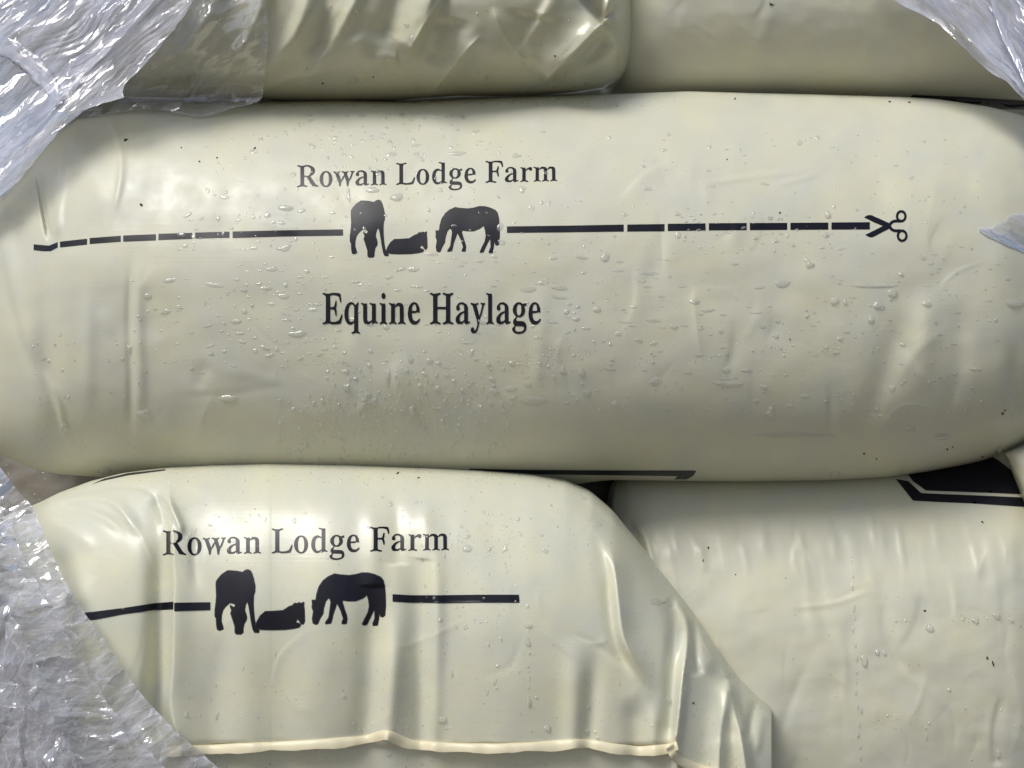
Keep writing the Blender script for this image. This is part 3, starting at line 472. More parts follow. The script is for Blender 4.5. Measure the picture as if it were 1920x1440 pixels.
# upper left bag, glossy and crumpled, seen from below
R = Relief(-140, -60, 1210, 220)
R.add(.0016*fbm(R.X/150, R.Y/110, 3, 61))
R.fold([(820, -40), (790, 45), (772, 90), (752, 112)], 16, .0085, 's', (.1, .2), w2=34)
R.fold([(752, 112), (735, 112), (700, 100)], 12, .0030, 'r', (.2, .4))
R.fold([(760, -40), (735, 40), (705, 90)], 26, -.0070, 'r', (.1, .3))
R.fold([(905, 60), (872, 100), (838, 140), (800, 186)], 16, .0055, 's', (.3, .1), w2=30)
R.fold([(850, 30), (838, 80), (810, 130)], 24, -.0040, 'r', (.2, .3))
R.fold([(1131, 42), (1090, 85), (1050, 122), (1016, 157)], 9, .0110, 's', (.04, .12), w2=26)
R.fold([(1140, 60), (1105, 105), (1060, 145), (1030, 170)], 16, -.0075, 'r', (.15, .2))
R.fold([(1131, 42), (1105, 10), (1085, -20)], 9, -.0070, 's', (.04, .05), w2=16)
R.fold([(1131, 42), (1140, 10), (1150, -20)], 7, .0050, 'r', (.04, .05))
R.fold([(922, 10), (945, 65), (975, 105), (1012, 152)], 5, .0018, 'c', (.15, .1))
R.fold([(1150, 20), (1165, 70), (1160, 120)], 10, .0040, 's', (.2, .3), w2=16)
R.fold([(1000, 20), (990, 70), (985, 110)], 40, -.0040, 'r', (.2, .4))
R.fold([(585, -30), (560, 50), (520, 110), (490, 150)], 24, .0055, 's', (.1, .3), w2=14)
R.fold([(620, -30), (610, 50), (590, 120)], 24, -.0045, 'r', (.1, .3))
R.fold([(500, -30), (470, 60), (430, 120)], 18, .0045, 's', (.1, .3), w2=12)
R.fold([(420, -30), (370, 60), (320, 130)], 22, .0050, 's', (.1, .3), w2=12)
R.fold([(660, 60), (690, 120), (690, 160)], 20, .0030, 'r', (.2, .3))
R.fold([(1131, 42), (1082, 92), (1016, 157)], 6, .0035, 'c', (.03, .12))
R.fold([(838, -20), (800, 40), (762, 104)], 5, .0035, 'c', (.05, .15))
R.fold([(905, 62), (860, 112), (806, 182)], 6, .0030, 'c', (.25, .08))
R.fold([(1050, -30), (1000, 60), (960, 120)], 18, .0030, 's', (.1, .4), w2=9)
R.fold([(680, -30), (640, 50), (590, 130), (560, 175)], 16, .0040, 's', (.1, .2), w2=9)
R.fold([(470, 188), (540, 150), (640, 130)], 10, .0022, 's', (.2, .3), w2=6)
R.D *= 1.2
R.scatter(20, (300, 0, 1120, 180), (60, 160), (5, 14), (.0003, .0010), (2.1, .5), 63)
upl = Bag(-110, 1190,
          [(-110, -200), (-40, -300), (300, -330), (1000, -330), (1120, -310), (1165, -260), (1190, -150)],
          [(-110, 60), (-40, 150), (100, 180), (300, 187), (640, 192), (740, 190), (860, 183), (1000, 180), (1080, 176), (1130, 168), (1160, 152), (1178, 125), (1190, 70)],
          .735, [(-110, .715), (-40, .67), (60, .645), (300, .632), (700, .627), (950, .628), (1060, .635), (1120, .645), (1160, .662), (1180, .685), (1190, .710)],
          n=2.2, n2=2.6, m=2.0, back=.26, relief=R, sig=5)
upl.build('haylage_bag', M_up, 2.2, 420)
tag(upl.obj, 'glossy crumpled cream bag at upper left, partly under clear film', 'bag', 'cream printed bags of haylage stacked in the wrap')

# upper right bag
R = Relief(1080, -60, 2120, 240)
R.add(.0012*fbm(R.X/170, R.Y/120, 3, 81))
R.fold([(1445, 10), (1430, 70), (1395, 110)], 14, .0012, 'r', (.3, .3))
R.scatter(26, (1200, 0, 1900, 200), (50, 150), (7, 16), (.0002, .0006), None, 83)
upr = Bag(1090, 2110,
          [(1090, -150), (1120, -260), (1200, -330), (2000, -330), (2110, -250)],
          [(1090, 100), (1120, 170), (1180, 196), (1290, 199), (1500, 201), (1700, 203), (1900, 212), (2000, 205), (2110, 120)],
          .79, [(1090, .765), (1120, .73), (1170, .702), (1240, .685), (1400, .675), (1700, .670), (1950, .675), (2110, .73)],
          n=2.2, m=2.0, back=.24, relief=R, sig=6)
upr.build('haylage_bag', M_side, 2.6, 360)
tag(upr.obj, 'shaded olive looking cream bag at upper right, with a thin black band at its foot', 'bag', 'cream printed bags of haylage stacked in the wrap')

# bags deeper in the stack that close the gaps
R = Relief(-260, 640, 520, 1300)
R.add(.003*fbm(R.X/90, R.Y/70, 3, 91))
deep = Bag(-240, 460, [(-240, 800), (-150, 720), (0, 690), (300, 690), (460, 780)], [(-240, 1100), (-150, 1200), (0, 1220), (300, 1220), (460, 1120)],
           .98, [(-240, .95), (-100, .86), (100, .84), (300, .86), (460, .95)], n=2.6, m=2.0, back=.15, relief=R)
M_deep = bag_mat('shade_toned_polythene', (.20, .18, .15), .35, 12.4, .3)  # shade deep in the stack, painted in as a grey brown base colour
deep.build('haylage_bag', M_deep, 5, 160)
tag(deep.obj, 'wrapped bag painted grey brown for the shade of the gap at the left, behind the film', 'bag', 'cream printed bags of haylage stacked in the wrap')

side = Bag(1884, 2120, [(1884, 849), (1890, 846.5), (1900, 842), (1910, 838), (1920, 833.5), (1940, 822), (1980, 792), (2120, 760)], [(1884, 850), (1888, 860), (1903, 900), (1919, 945), (1945, 1030), (2000, 1200), (2120, 1500)],
           .70, [(1884, .69), (1892, .680), (1915, .664), (1960, .652), (2120, .66)], n=3.2, m=2.0, back=.10, sig=1.5)
side.build('haylage_bag', M_fold, 2, 160)
tag(side.obj, 'sliver of a cream bag at the right edge, in front of the black band', 'bag', 'cream printed bags of haylage stacked in the wrap')

rear = Bag(860, 1420, [(860, 800), (900, 770), (1300, 770), (1420, 800)], [(860, 1100), (900, 1200), (1300, 1200), (1420, 1100)],
           .98, [(860, .93), (950, .88), (1300, .88), (1420, .93)], n=3, m=2.0, back=.1)
rear.build('haylage_bag', M_deep, 8, 100)  # extra bag added to keep the gap dark where sky showed through
tag(rear.obj, 'added dark filler bag in the gap between the two lower bags', 'bag', 'cream printed bags of haylage stacked in the wrap')

BAGS = [main, lowl, lowr, upl, upr, deep, side, rear]
def nearest(px, py):
    return np.min(np.stack([b.depth(px, py) for b in BAGS]), 0)

# ------------------------------------------------------------------ printing on the bags
def print_part(name, bag, polys, mat, lift=.00025, grid=5.0, label=None):
    """polys: list of polygons (each a list of rings, the first one solid, others holes) in photo coordinates; laid on the bag's skin"""
    bm = bmesh.new()
    for rings in polys:
        vecs = [[Vector((x, y, 0)) for x, y in r] for r in rings]
        flat = [v for r in vecs for v in r]
        bv = [bm.verts.new(v) for v in flat]
        for t in tessellate_polygon(vecs):
            try: bm.faces.new([bv[k] for k in t])
            except ValueError: pass
    xs = [v.co.x for v in bm.verts]; ys = [v.co.y for v in bm.verts]
    for a in np.arange(math.floor(min(xs)/grid)*grid, max(xs), grid):
        bmesh.ops.bisect_plane(bm, geom=bm.verts[:]+bm.edges[:]+bm.faces[:], plane_co=(a, 0, 0), plane_no=(1, 0, 0))
    for a in np.arange(math.floor(min(ys)/grid)*grid, max(ys), grid):
        bmesh.ops.bisect_plane(bm, geom=bm.verts[:]+bm.edges[:]+bm.faces[:], plane_co=(0, a, 0), plane_no=(0, 1, 0))
    bm.verts.index_update()
    P = np.array([v.co[:2] for v in bm.verts]); faces = [[v.index for v in f.verts] for f in bm.faces]
    bm.free()
    Y = bag.depth(P[:, 0], P[:, 1])
    bad = ~np.isfinite(Y)
    Y = np.where(bad, bag.Yc, Y)-lift
    co = world(P[:, 0], P[:, 1], Y)
    # faces towards the viewer
    fl = []
    for f in faces:
        if bad[f].all(): continue
        a, b, c = co[f[0]], co[f[1]], co[f[2]]
        n = np.cross(b-a, c-a); fl.append(f if n[1] < 0 else f[::-1])
    o = mesh_object(name, co, fl, mat, bag.loc, parent=bag.obj, smooth=True)
    if label: o['label'] = label
    return o

def text_polys(s, kind, x0, y0, x1, y1, cap, space=250):
    """outlines of a line of text set on the baseline (x0,y0)-(x1,y1), capitals 'cap' pixels high"""
    G = GLYPHS[kind]; runs = []; x = 0
    for ch in s:
        if ch == ' ': x += space; continue
        adv, cs = G[ch]; runs.append((x, cs)); x += adv
    xmin = min(p[0]+a for a, cs in runs for r in cs for p in r); xmax = max(p[0]+a for a, cs in runs for r in cs for p in r)
    sx = (x1-x0)/(xmax-xmin); sy = cap/676.0
    out = []
    for a, cs in runs:
        T = lambda p: (x0+(p[0]+a-xmin)*sx, y0+(y1-y0)*((p[0]+a-xmin)/(xmax-xmin))-p[1]*sy)
        def area(r): return abs(sum(r[i][0]*r[(i+1) % len(r)][1]-r[(i+1) % len(r)][0]*r[i][1] for i in range(len(r))))
        def inside(pt, poly):
            x_, y_ = pt; c = False
            for i in range(len(poly)):
                (xa, ya), (xb, yb) = poly[i], poly[(i+1) % len(poly)]
                if (ya > y_) != (yb > y_) and x_ < (xb-xa)*(y_-ya)/(yb-ya)+xa: c = not c
            return c
        outer = [r for r in cs if not any(q is not r and inside(r[0], q) for q in cs)]
        for r in outer:
            holes = [h for h in cs if h is not r and inside(h[0], r)]
            out.append([[T(p) for p in r]]+[[T(p) for p in h] for h in holes])
    return out

print_part('farm_name_lettering', main, text_polys('Rowan Lodge Farm', 'A', 557, 350.5, 1045, 339.5, 40.5), M_ink)
eq = text_polys('Equine Haylage', 'B', 604.5, 607.5, 1014, 607.5, 58)
print_part('product_lettering', main, eq, M_ink, .00040)
print_part('farm_name_lettering', lowl, text_polys('Rowan Lodge Farm', 'A', 305, 1041, 842, 1031.5, 46), M_ink)

def z5(pts): return [(630+x/5.818, 360+y/5.818) for x, y in pts]
H_GRAZE_FRONT = z5([(160, 240), (162, 200), (180, 170), (215, 130), (270, 92), (300, 92), (360, 97), (415, 108), (440, 88), (465, 82), (490, 92), (505, 120), (520, 170), (535, 240), (533, 300), (522, 330), (518, 400), (520, 470), (528, 560), (535, 600), (545, 640), (575, 680), (570, 700), (530, 698), (515, 670), (500, 600), (488, 520), (475, 440), (462, 395), (450, 410), (440, 440), (435, 480), (448, 520), (455, 550), (450, 580), (430, 610), (420, 660), (420, 700), (400, 715), (355, 715), (342, 700), (342, 640), (320, 570), (300, 510), (310, 480), (298, 450), (292, 430), (330, 452), (345, 440), (340, 418), (292, 408), (250, 445), (225, 480), (212, 530), (210, 590), (228, 650), (230, 665), (195, 680), (172, 670), (165, 620), (162, 560), (150, 540), (150, 480), (158, 420), (165, 340)])
H_FOAL = z5([(548, 630), (560, 600), (590, 550), (635, 512), (700, 510), (800, 503), (850, 470), (890, 455), (900, 440), (915, 437), (930, 440), (950, 430), (965, 440), (985, 428), (993, 430), (990, 460), (995, 500), (998, 600), (985, 628), (965, 625), (945, 590), (930, 582), (915, 610), (950, 620), (962, 635), (945, 655), (900, 665), (820, 675), (700, 678), (600, 675), (560, 665), (545, 650)])
H_GRAZE_SIDE = z5([(1085, 415), (1105, 420), (1122, 415), (1130, 360), (1150, 290), (1190, 230), (1240, 190), (1300, 163), (1350, 172), (1440, 178), (1500, 170), (1560, 153), (1620, 153), (1680, 168), (1740, 195), (1765, 225), (1778, 280), (1785, 360), (1788, 470), (1780, 570), (1760, 585), (1738, 578), (1727, 545), (1722, 600), (1710, 665), (1668, 668), (1665, 650), (1685, 600), (1682, 510), (1660, 550), (1635, 600), (1610, 655), (1580, 665), (1565, 655), (1590, 600), (1620, 540), (1632, 480), (1625, 420), (1610, 370), (1570, 400), (1500, 428), (1430, 428), (1380, 420), (1375, 440), (1395, 510), (1415, 570), (1420, 600), (1415, 640), (1410, 650), (1370, 650), (1372, 630), (1385, 600), (1360, 520), (1325, 450), (1310, 490), (1285, 560), (1275, 610), (1265, 645), (1215, 652), (1212, 640), (1245, 590), (1255, 520), (1265, 440), (1255, 405), (1240, 400), (1215, 430), (1195, 500), (1190, 550), (1160, 600), (1140, 650), (1120, 658), (1095, 645), (1088, 600), (1098, 530), (1085, 490), (1088, 460)])
def refit(pts, box):
    xs = [p[0] for p in pts]; ys = [p[1] for p in pts]; a, b, c, d = min(xs), min(ys), max(xs), max(ys)
    return [(box[0]+(x-a)/(c-a)*(box[2]-box[0]), box[1]+(y-b)/(d-b)*(box[3]-box[1])) for x, y in pts]
def grow(pts, k):
    n = len(pts); out = []
    A = sum(pts[i][0]*pts[(i+1) % n][1]-pts[(i+1) % n][0]*pts[i][1] for i in range(n))
    for i in range(n):
        (x0, y0), (x1, y1) = pts[i-1], pts[(i+1) % n]
        dx, dy = x1-x0, y1-y0; l = math.hypot(dx, dy) or 1; sg = 1 if A > 0 else -1
        out.append((pts[i][0]+dy/l*k*sg, pts[i][1]-dx/l*k*sg))
    return out
print_part('horse_print', main, [[H_GRAZE_FRONT]], M_ink, label='black horse seen from the front with its head down')
print_part('horse_print', main, [[H_FOAL]], M_ink, .00033, label='black foal lying down')
print_part('horse_print', main, [[H_GRAZE_SIDE]], M_ink, label='black horse grazing seen from the side')
for nm, pts, box, lab, lf in (('horse_print', H_GRAZE_FRONT, (403, 1068, 486, 1189), 'black horse seen from the front with its head down', .0004), ('horse_print', H_FOAL, (479, 1129, 571, 1181), 'black foal lying down', .0005), ('horse_print', H_GRAZE_SIDE, (585, 1074, 723, 1173), 'black horse grazing seen from the side', .0004)):
    q = refit(pts, box)
    print_part(nm, lowl, [[grow(q, -.6)]], M_ink, lf, label=lab)
    print_part('print_outline', lowl, [[grow(q, 1.0)]], M_ghost, lf-.00022)

DASH = [[(63, 458), (80, 459.5), (92, 460.5), (108, 454), (108, 464), (95, 471), (80, 471), (63, 469)],
        [(112.5, 453), (163, 447.5), (163, 458.5), (112.5, 464)], [(168, 446.3), (226, 442), (226, 453), (168, 457.5)], [(231, 441.5), (292, 439), (292, 450.5), (231, 453)],
        [(297, 438.3), (360, 436.5), (360, 447.5), (297, 450)], [(366, 436), (430, 434.2), (430, 445.5), (366, 447)], [(436, 434), (540, 431.5), (643, 430), (643, 441.5), (540, 443), (436, 446)],
        [(950.5, 424.5), (1060, 423), (1169.5, 421), (1169.5, 434), (1060, 435.5), (950.5, 436.5)], [(1176, 421), (1246, 420), (1246, 433.5), (1176, 434)], [(1252, 419.5), (1323, 418.7), (1323, 432), (1252, 433)],
        [(1329, 418.5), (1400, 418), (1400, 431.3), (1329, 431.8)], [(1406, 418), (1476, 417.8), (1476, 430.8), (1406, 431.3)], [(1482, 417.7), (1553, 417.2), (1553, 430.4), (1482, 430.8)], [(1559, 417), (1631, 416.5), (1631, 430), (1559, 430.3)]]
for d in DASH: print_part('dash', main, [[d]], M_ink)
print_part('dash', lowl, [[[(155, 1149), (175, 1147), (230, 1140), (290, 1131), (325, 1128), (325, 1143), (290, 1144), (230, 1152), (178, 1162), (155, 1164)]]], M_ink, .0004)
print_part('dash', lowl, [[[(326.5, 1130), (394, 1129), (394, 1144), (326.5, 1146)]]], M_ink, .0004)
print_part('dash', lowl, [[[(736, 1114), (770, 1116), (820, 1116), (900, 1115), (973, 1115), (974, 1130), (900, 1130), (820, 1131), (770, 1130), (736, 1128)]]], M_ink, .0004)

def z6(pts): return [(1560+x/9.6, 360+y/9.6) for x, y in pts]
def ribbon(pts, w):
    l, r = [], []
    for i, p in enumerate(pts):
        a = pts[max(i-1, 0)]; b = pts[min(i+1, len(pts)-1)]; dx, dy = b[0]-a[0], b[1]-a[1]; n = math.hypot(dx, dy)
        l.append((p[0]-dy/n*w/2, p[1]+dx/n*w/2)); r.append((p[0]+dy/n*w/2, p[1]-dx/n*w/2))
    return l+r[::-1]
def ring(cx, cy, rx, ry, w):
    f = lambda k: [(cx+math.cos(t)*(rx+k), cy+math.sin(t)*(ry+k)) for t in np.linspace(0, 2*math.pi, 28, endpoint=False)]
    return [f(w/2), f(-w/2)[::-1]]
sc = print_part('scissors_print', main, [[z6([(582, 458), (620, 425), (670, 412), (720, 418), (760, 440), (900, 500), (1030, 560), (1060, 640), (1020, 665), (900, 605), (760, 545), (680, 505)])]], M_ink, .00025)
for polys, lf in (([[z6([(598, 768), (650, 800), (690, 815), (740, 808), (800, 780), (900, 725), (1010, 670), (1050, 600), (1010, 570), (900, 620), (760, 690), (660, 740)])]], .00029),
                  ([[z6(ribbon([(1035, 620), (1045, 580), (1070, 548), (1105, 528), (1150, 520), (1200, 522), (1255, 520)], 50))]], .00033),
                  ([[z6(ribbon([(1035, 600), (1055, 650), (1085, 680), (1130, 695), (1180, 697), (1240, 695)], 50))]], .00037),
                  ([[z6(r) for r in ring(1247, 434, 76, 88, 42)]], .00041), ([[z6(r) for r in ring(1263, 785, 77, 90, 42)]], .00045)):
    o = print_part('scissors_piece', main, polys, M_ink, lf)
    # join the pieces of the pair of scissors into one mesh
    a = bmesh.new(); a.from_mesh(sc.data); a.from_mesh(o.data); a.to_mesh(sc.data); a.free(); sc.data.update()
    bpy.data.objects.remove(o)

# black frames printed on the broad faces; their edges show between the bags
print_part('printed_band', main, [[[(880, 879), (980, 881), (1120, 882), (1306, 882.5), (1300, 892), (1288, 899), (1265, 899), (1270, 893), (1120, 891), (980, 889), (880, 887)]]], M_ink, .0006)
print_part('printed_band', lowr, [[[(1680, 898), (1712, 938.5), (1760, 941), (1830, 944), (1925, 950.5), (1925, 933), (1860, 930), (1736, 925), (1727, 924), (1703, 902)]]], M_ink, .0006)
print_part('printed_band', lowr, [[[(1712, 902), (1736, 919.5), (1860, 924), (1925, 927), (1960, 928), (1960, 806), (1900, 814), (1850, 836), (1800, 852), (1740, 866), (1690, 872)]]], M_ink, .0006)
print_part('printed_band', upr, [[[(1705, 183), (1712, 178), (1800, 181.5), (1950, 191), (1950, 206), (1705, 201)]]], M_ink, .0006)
print_part('printed_band', lowl, [[[(172, 908), (190, 902), (240, 891), (310, 882), (310, 879.5), (240, 887), (195, 897.5)]]], M_ink, .0006)

# welded seam of the lower left bag: a flat lip that stands off the skin
def lip(path, width, out_mm, bag, name):
    P = np.array(path, float); seg = np.linalg.norm(np.diff(P, axis=0), axis=1); cum = np.r_[0, np.cumsum(seg)]
    t = np.arange(0, cum[-1], 3.0); x = np.interp(t, cum, P[:, 0]); y = np.interp(t, cum, P[:, 1])
    k = np.exp(-.5*(np.arange(-6, 7)/3.0)**2); k /= k.sum()
    y = np.convolve(np.pad(y, 6, mode='edge'), k, 'valid'); x = np.convolve(np.pad(x, 6, mode='edge'), k, 'valid')
    dx = np.gradient(x); dy = np.gradient(y); l = np.hypot(dx, dy); nx, ny = -dy/l, dx/l      # pointing down the image
    wv = width*(1+.26*noise2(t/60, t*0, 5)+.06*noise2(t/22, t*0, 8)); ov = out_mm*(1+.45*noise2(t/45, t*0+3, 6)+.12*noise2(t/25, t*0, 9))/1000
    prof = [(-.12, -.3), (.0, .20), (.06, .45), (.5, .75), (.94, 1.05), (1.0, 1.02), (1.0, .85), (.55, .45), (.2, -.2)]
    rows = []
    for a, o in prof:
        qx = x+nx*wv*a; qy = y+ny*wv*a
        Y = bag.depth(x, y-3)-o*ov
        rows.append(world(qx, qy, Y))
    n, m = len(t), len(prof)
    co = np.stack(rows, 1).reshape(-1, 3)
    i, j = np.meshgrid(np.arange(n-1), np.arange(m), indexing='ij')
    f = np.stack([i*m+j, (i+1)*m+j, (i+1)*m+(j+1) % m, i*m+(j+1) % m], -1).reshape(-1, 4)
    return mesh_object(name, co, f, M_seam, bag.loc, parent=bag.obj)
lip([(300, 1402), (390, 1397), (480, 1393), (600, 1387), (690, 1379), (712, 1371), (726, 1368), (740, 1374), (770, 1388), (850, 1394), (930, 1395), (1000, 1392), (1080, 1386), (1110, 1387), (1150, 1395), (1200, 1400), (1250, 1396), (1274, 1389)], 18, 3.0, lowl, 'seam')
lip([(1262, 1392), (1266, 1404), (1276, 1417), (1302, 1429), (1340, 1441), (1390, 1454)], 17, 6.0, lowl, 'seam')

# ------------------------------------------------------------------ clear stretch film
GX, GY = np.meshgrid(np.arange(-160, 2100, 8.0), np.arange(-160, 1640, 8.0))
gd = nearest(GX, GY)
gd = np.where(np.isfinite(gd), gd, .80)
gs = np.minimum(gd, .74)
for _ in range(3):
    k = np.ones(9)/9
    gs = np.apply_along_axis(lambda v: np.convolve(np.pad(v, 4, mode='edge'), k, 'valid'), 0, gs)
    gs = np.apply_along_axis(lambda v: np.convolve(np.pad(v, 4, mode='edge'), k, 'valid'), 1, gs)
TENT = np.minimum(gs, gd)
# film pulled tight bridges the hollows between the bags
K = 15
ge_ = np.min(np.stack([np.roll(TENT, d, 0) for d in range(-K, K+1)]), 0); ge_ = np.min(np.stack([np.roll(ge_, d, 1) for d in range(-6, 7)]), 0)
ge_[:K] = TENT[:K].min(0); ge_[-K:] = TENT[-K:].min(0)
for _ in range(3):
    k = np.ones(13)/13
    ge_ = np.apply_along_axis(lambda v: np.convolve(np.pad(v, 6, mode='edge'), k, 'valid'), 0, ge_)
    ge_ = np.apply_along_axis(lambda v: np.convolve(np.pad(v, 6, mode='edge'), k, 'valid'), 1, ge_)
TIGHT = np.minimum(ge_, TENT)
def grid_at(A, x, y):
    fx = np.clip((x+160)/8.0, 0, A.shape[1]-1.001); fy = np.clip((y+160)/8.0, 0, A.shape[0]-1.001)
    i = fx.astype(int); j = fy.astype(int); u = fx-i; v = fy-j
    return (A[j, i]*(1-u)+A[j, i+1]*u)*(1-v)+(A[j+1, i]*(1-u)+A[j+1, i+1]*u)*v
def smooth_path(pts, step, jag, seed):
    P = np.array(pts, float); seg = np.linalg.norm(np.diff(P, axis=0), axis=1); cum = np.r_[0, np.cumsum(seg)]
    t = np.arange(0, cum[-1], step); x = np.interp(t, cum, P[:, 0]); y = np.interp(t, cum, P[:, 1])
    r = 6; k = np.exp(-.5*(np.arange(-r, r+1)/2.5)**2); k /= k.sum()
    x = np.convolve(np.pad(x, r, mode='edge'), k, 'valid'); y = np.convolve(np.pad(y, r, mode='edge'), k, 'valid')
    x = x+jag*fbm(t/26, t*0, 3, seed); y = y+jag*fbm(t/26, t*0+7, 3, seed+3)
    return x, y, t
def film_layer(parent, origin, edge, mat, gap, amp, ang, seed, fib=(90, 16), jag=2.0, thick=1.0, step=2.6, nr=190, r0=.0, tmap=None, edge_thick=1.5, lift_edge=0.0, base=None):
    """a sheet that fans from a point outside the picture to its torn edge"""
    x, y, t = smooth_path(edge, step, jag, seed)
    rr = r0+(1-r0)*(np.linspace(0, 1, nr)**.75)
    X = origin[0]+(x[:, None]-origin[0])*rr[None]; Y = origin[1]+(y[:, None]-origin[1])*rr[None]
    ca, sa = math.cos(ang), math.sin(ang)
    U = X*ca+Y*sa; V = -X*sa+Y*ca
    wob = 30*noise2(X/120, Y/120, seed+9)
    pat = np.clip(.55+1.1*noise2(X/85, Y/85, seed+41), .12, 1.3)
    cr = (ridged(U/(fib[0]*1.7), (V+wob)/fib[1], 3, seed)*.6+ridged(U/110, V/40+U/200, 2, seed+17)*.25)*pat+fbm(U/200, V/60, 2, seed+29)*.9
    Yd = grid_at(TIGHT if base is None else base, X, Y)-gap-amp*(cr+.6)
    Yd = Yd-lift_edge*np.clip((rr-.93)/.07, 0, 1)[None]**2
    co = world(X, Y, Yd).reshape(-1, 3)
    n, m = X.shape
    i, j = np.meshgrid(np.arange(n-1), np.arange(m-1), indexing='ij')
    f = np.stack([i*m+j, i*m+j+1, (i+1)*m+j+1, (i+1)*m+j], -1).reshape(-1, 4)
    uv = np.stack([U, V], -1).reshape(-1, 2)/1000
    o = mesh_object('film_layer', co, f, mat, parent.location, parent=parent, uv=uv)
    th = np.full(X.shape, thick)
    if tmap is not None: th = th*tmap(X, Y)
    th = th*(1+(edge_thick-1)*np.exp(-((1-rr)*np.hypot(x-origin[0], y-origin[1]).mean()/7)**2)[None])
    a = o.data.attributes.new('thickness', 'FLOAT', 'POINT'); a.data.foreach_set('value', th.ravel().astype(np.float32))
    return o
def film_rope(parent, pts, rad, mat, seed, gap=.006):
    x, y, t = smooth_path(pts, 3, 1.0, seed)
    Yd = grid_at(TIGHT, x, y)-gap
    P = world(x, y, Yd); n = len(t); m = 10
    T = np.gradient(P, axis=0); T /= np.linalg.norm(T, axis=1)[:, None]
    A = np.cross(T, [0, 1, 0]); A /= np.linalg.norm(A, axis=1)[:, None]; B = np.cross(T, A)
    th = np.linspace(0, 2*math.pi, m, endpoint=False)
    tt = np.linspace(0, 1, n)
    r = rad*(.25+.75*np.sin(math.pi*np.clip(tt, .02, .98))**.5)
    rad2 = r[:, None]*(1+.35*noise2(np.repeat(t[:, None]/25, m, 1), np.repeat(th[None]*1.3, n, 0), seed))
    co = (P[:, None]+A[:, None]*(np.cos(th)[None]*rad2)[..., None]+B[:, None]*(np.sin(th)[None]*rad2*.22)[..., None]).reshape(-1, 3)
    i, j = np.meshgrid(np.arange(n-1), np.arange(m), indexing='ij')
    f = np.stack([i*m+j, i*m+(j+1) % m, (i+1)*m+(j+1) % m, (i+1)*m+j], -1).reshape(-1, 4)
    uv = np.stack([np.repeat(t[:, None], m, 1), np.repeat(th[None]*6, n, 0)], -1).reshape(-1, 2)/1000
    o = mesh_object('film_fold', co, f, mat, parent.location, parent=parent, uv=uv)
    a = o.data.attributes.new('thickness', 'FLOAT', 'POINT'); a.data.foreach_set('value', np.full(len(co), 1.0, np.float32))
    return o
def film_root(px, py, label):
    o = bpy.data.objects.new('stretch_film', None); COL.objects.link(o)
    o.location = world(px, py, float(grid_at(TENT, np.array(float(px)), np.array(float(py)))))
    o.empty_display_size = .02
    return tag(o, label, 'film', 'torn pieces of clear stretch film')

FM_clear = film_mat('stretch_film_clear', .02, .20, 1.0, (5, 30), (.45, .70), (9, 26), .5, .5)
FM_milky = film_mat('stretch_film_milky', .22, 1.0, 2.0, (2.4, 24), (.40, .62), (7, 80), .75, .25)
FM_mid = film_mat('stretch_film_layered', .12, .80, 3.0, (3.0, 26), (.42, .62), (8, 75), .80, .25)
FM_fold = film_mat('stretch_film_fold', .20, .60, 5.0, (4, 40), (.35, .62), (8, 50), .45, .2)
FM_crackle = film_mat('stretch_film_crumpled', .06, .78, 7.0, (8, 22), (.44, .60), (20, 58), 1.05, .9)
FM_crackle2 = film_mat('stretch_film_crumpled_thick', .10, .85, 8.0, (5, 18), (.42, .62), (13, 62), .95, .4)

bpy.context.view_layer.update()
# upper left
ul = film_root(0, 200, 'big milky torn sheet of clear stretch film over the upper left corner')
O = (-90, -90)
A42 = math.radians(-43)
film_layer(ul, O, [(492, -60), (497, 0), (503, 60), (500, 110), (495, 150), (492, 188), (470, 196), (440, 201), (405, 214), (375, 220), (340, 214), (300, 205), (262, 205), (232, 210), (190, 215), (150, 222), (110, 246), (70, 290), (40, 330), (10, 365), (-60, 420)],
           FM_clear, .003, .0018, A42, 3, (170, 40), 1.2, 1.0, edge_thick=4.0, base=TENT)
film_layer(ul, O, [(400, -70), (385, -30), (352, 20), (322, 60), (290, 100), (262, 132), (235, 155), (228, 172), (236, 184), (205, 190), (160, 205), (118, 240), (78, 285), (40, 335), (0, 368), (-60, 415)],
           FM_milky, .006, .0013, A42, 5, (260, 20), 1.4, 1.0, edge_thick=1.2)
film_layer(ul, O, [(330, -70), (310, -20), (255, 40), (200, 100), (150, 150), (110, 190), (70, 240), (30, 290), (-10, 330), (-60, 370)],
           FM_mid, .010, .0016, A42+.06, 8, (220, 22), 2.0, .9)
film_rope(ul, [(-60, 60), (-10, 78), (35, 100), (65, 125), (88, 152), (104, 178), (112, 200)], .0085, FM_fold, 31, .010)
# upper right
ur = film_root(1880, 60, 'small swag of crinkled clear stretch film hanging in the upper right corner')
O = (2010, -120)
film_layer(ur, O, [(1630, -60), (1662, -10), (1690, 10), (1725, 25), (1760, 45), (1790, 72), (1815, 98), (1840, 122), (1862, 140), (1888, 152), (1905, 172), (1925, 192), (1990, 240)],
           FM_mid, .010, .0016, math.radians(44), 21, (180, 18), .8, 1.0, nr=120, edge_thick=1.8)
film_layer(ur, O, [(1690, -60), (1720, -10), (1765, 25), (1810, 65), (1850, 110), (1885, 135), (1930, 185), (1990, 230)],
           FM_milky, .014, .0016, math.radians(48), 24, (180, 20), 1.2, .8, nr=110)
film_rope(ur, [(1850, -40), (1868, 20), (1885, 70), (1905, 110), (1930, 170)], .0030, FM_fold, 41, .022)
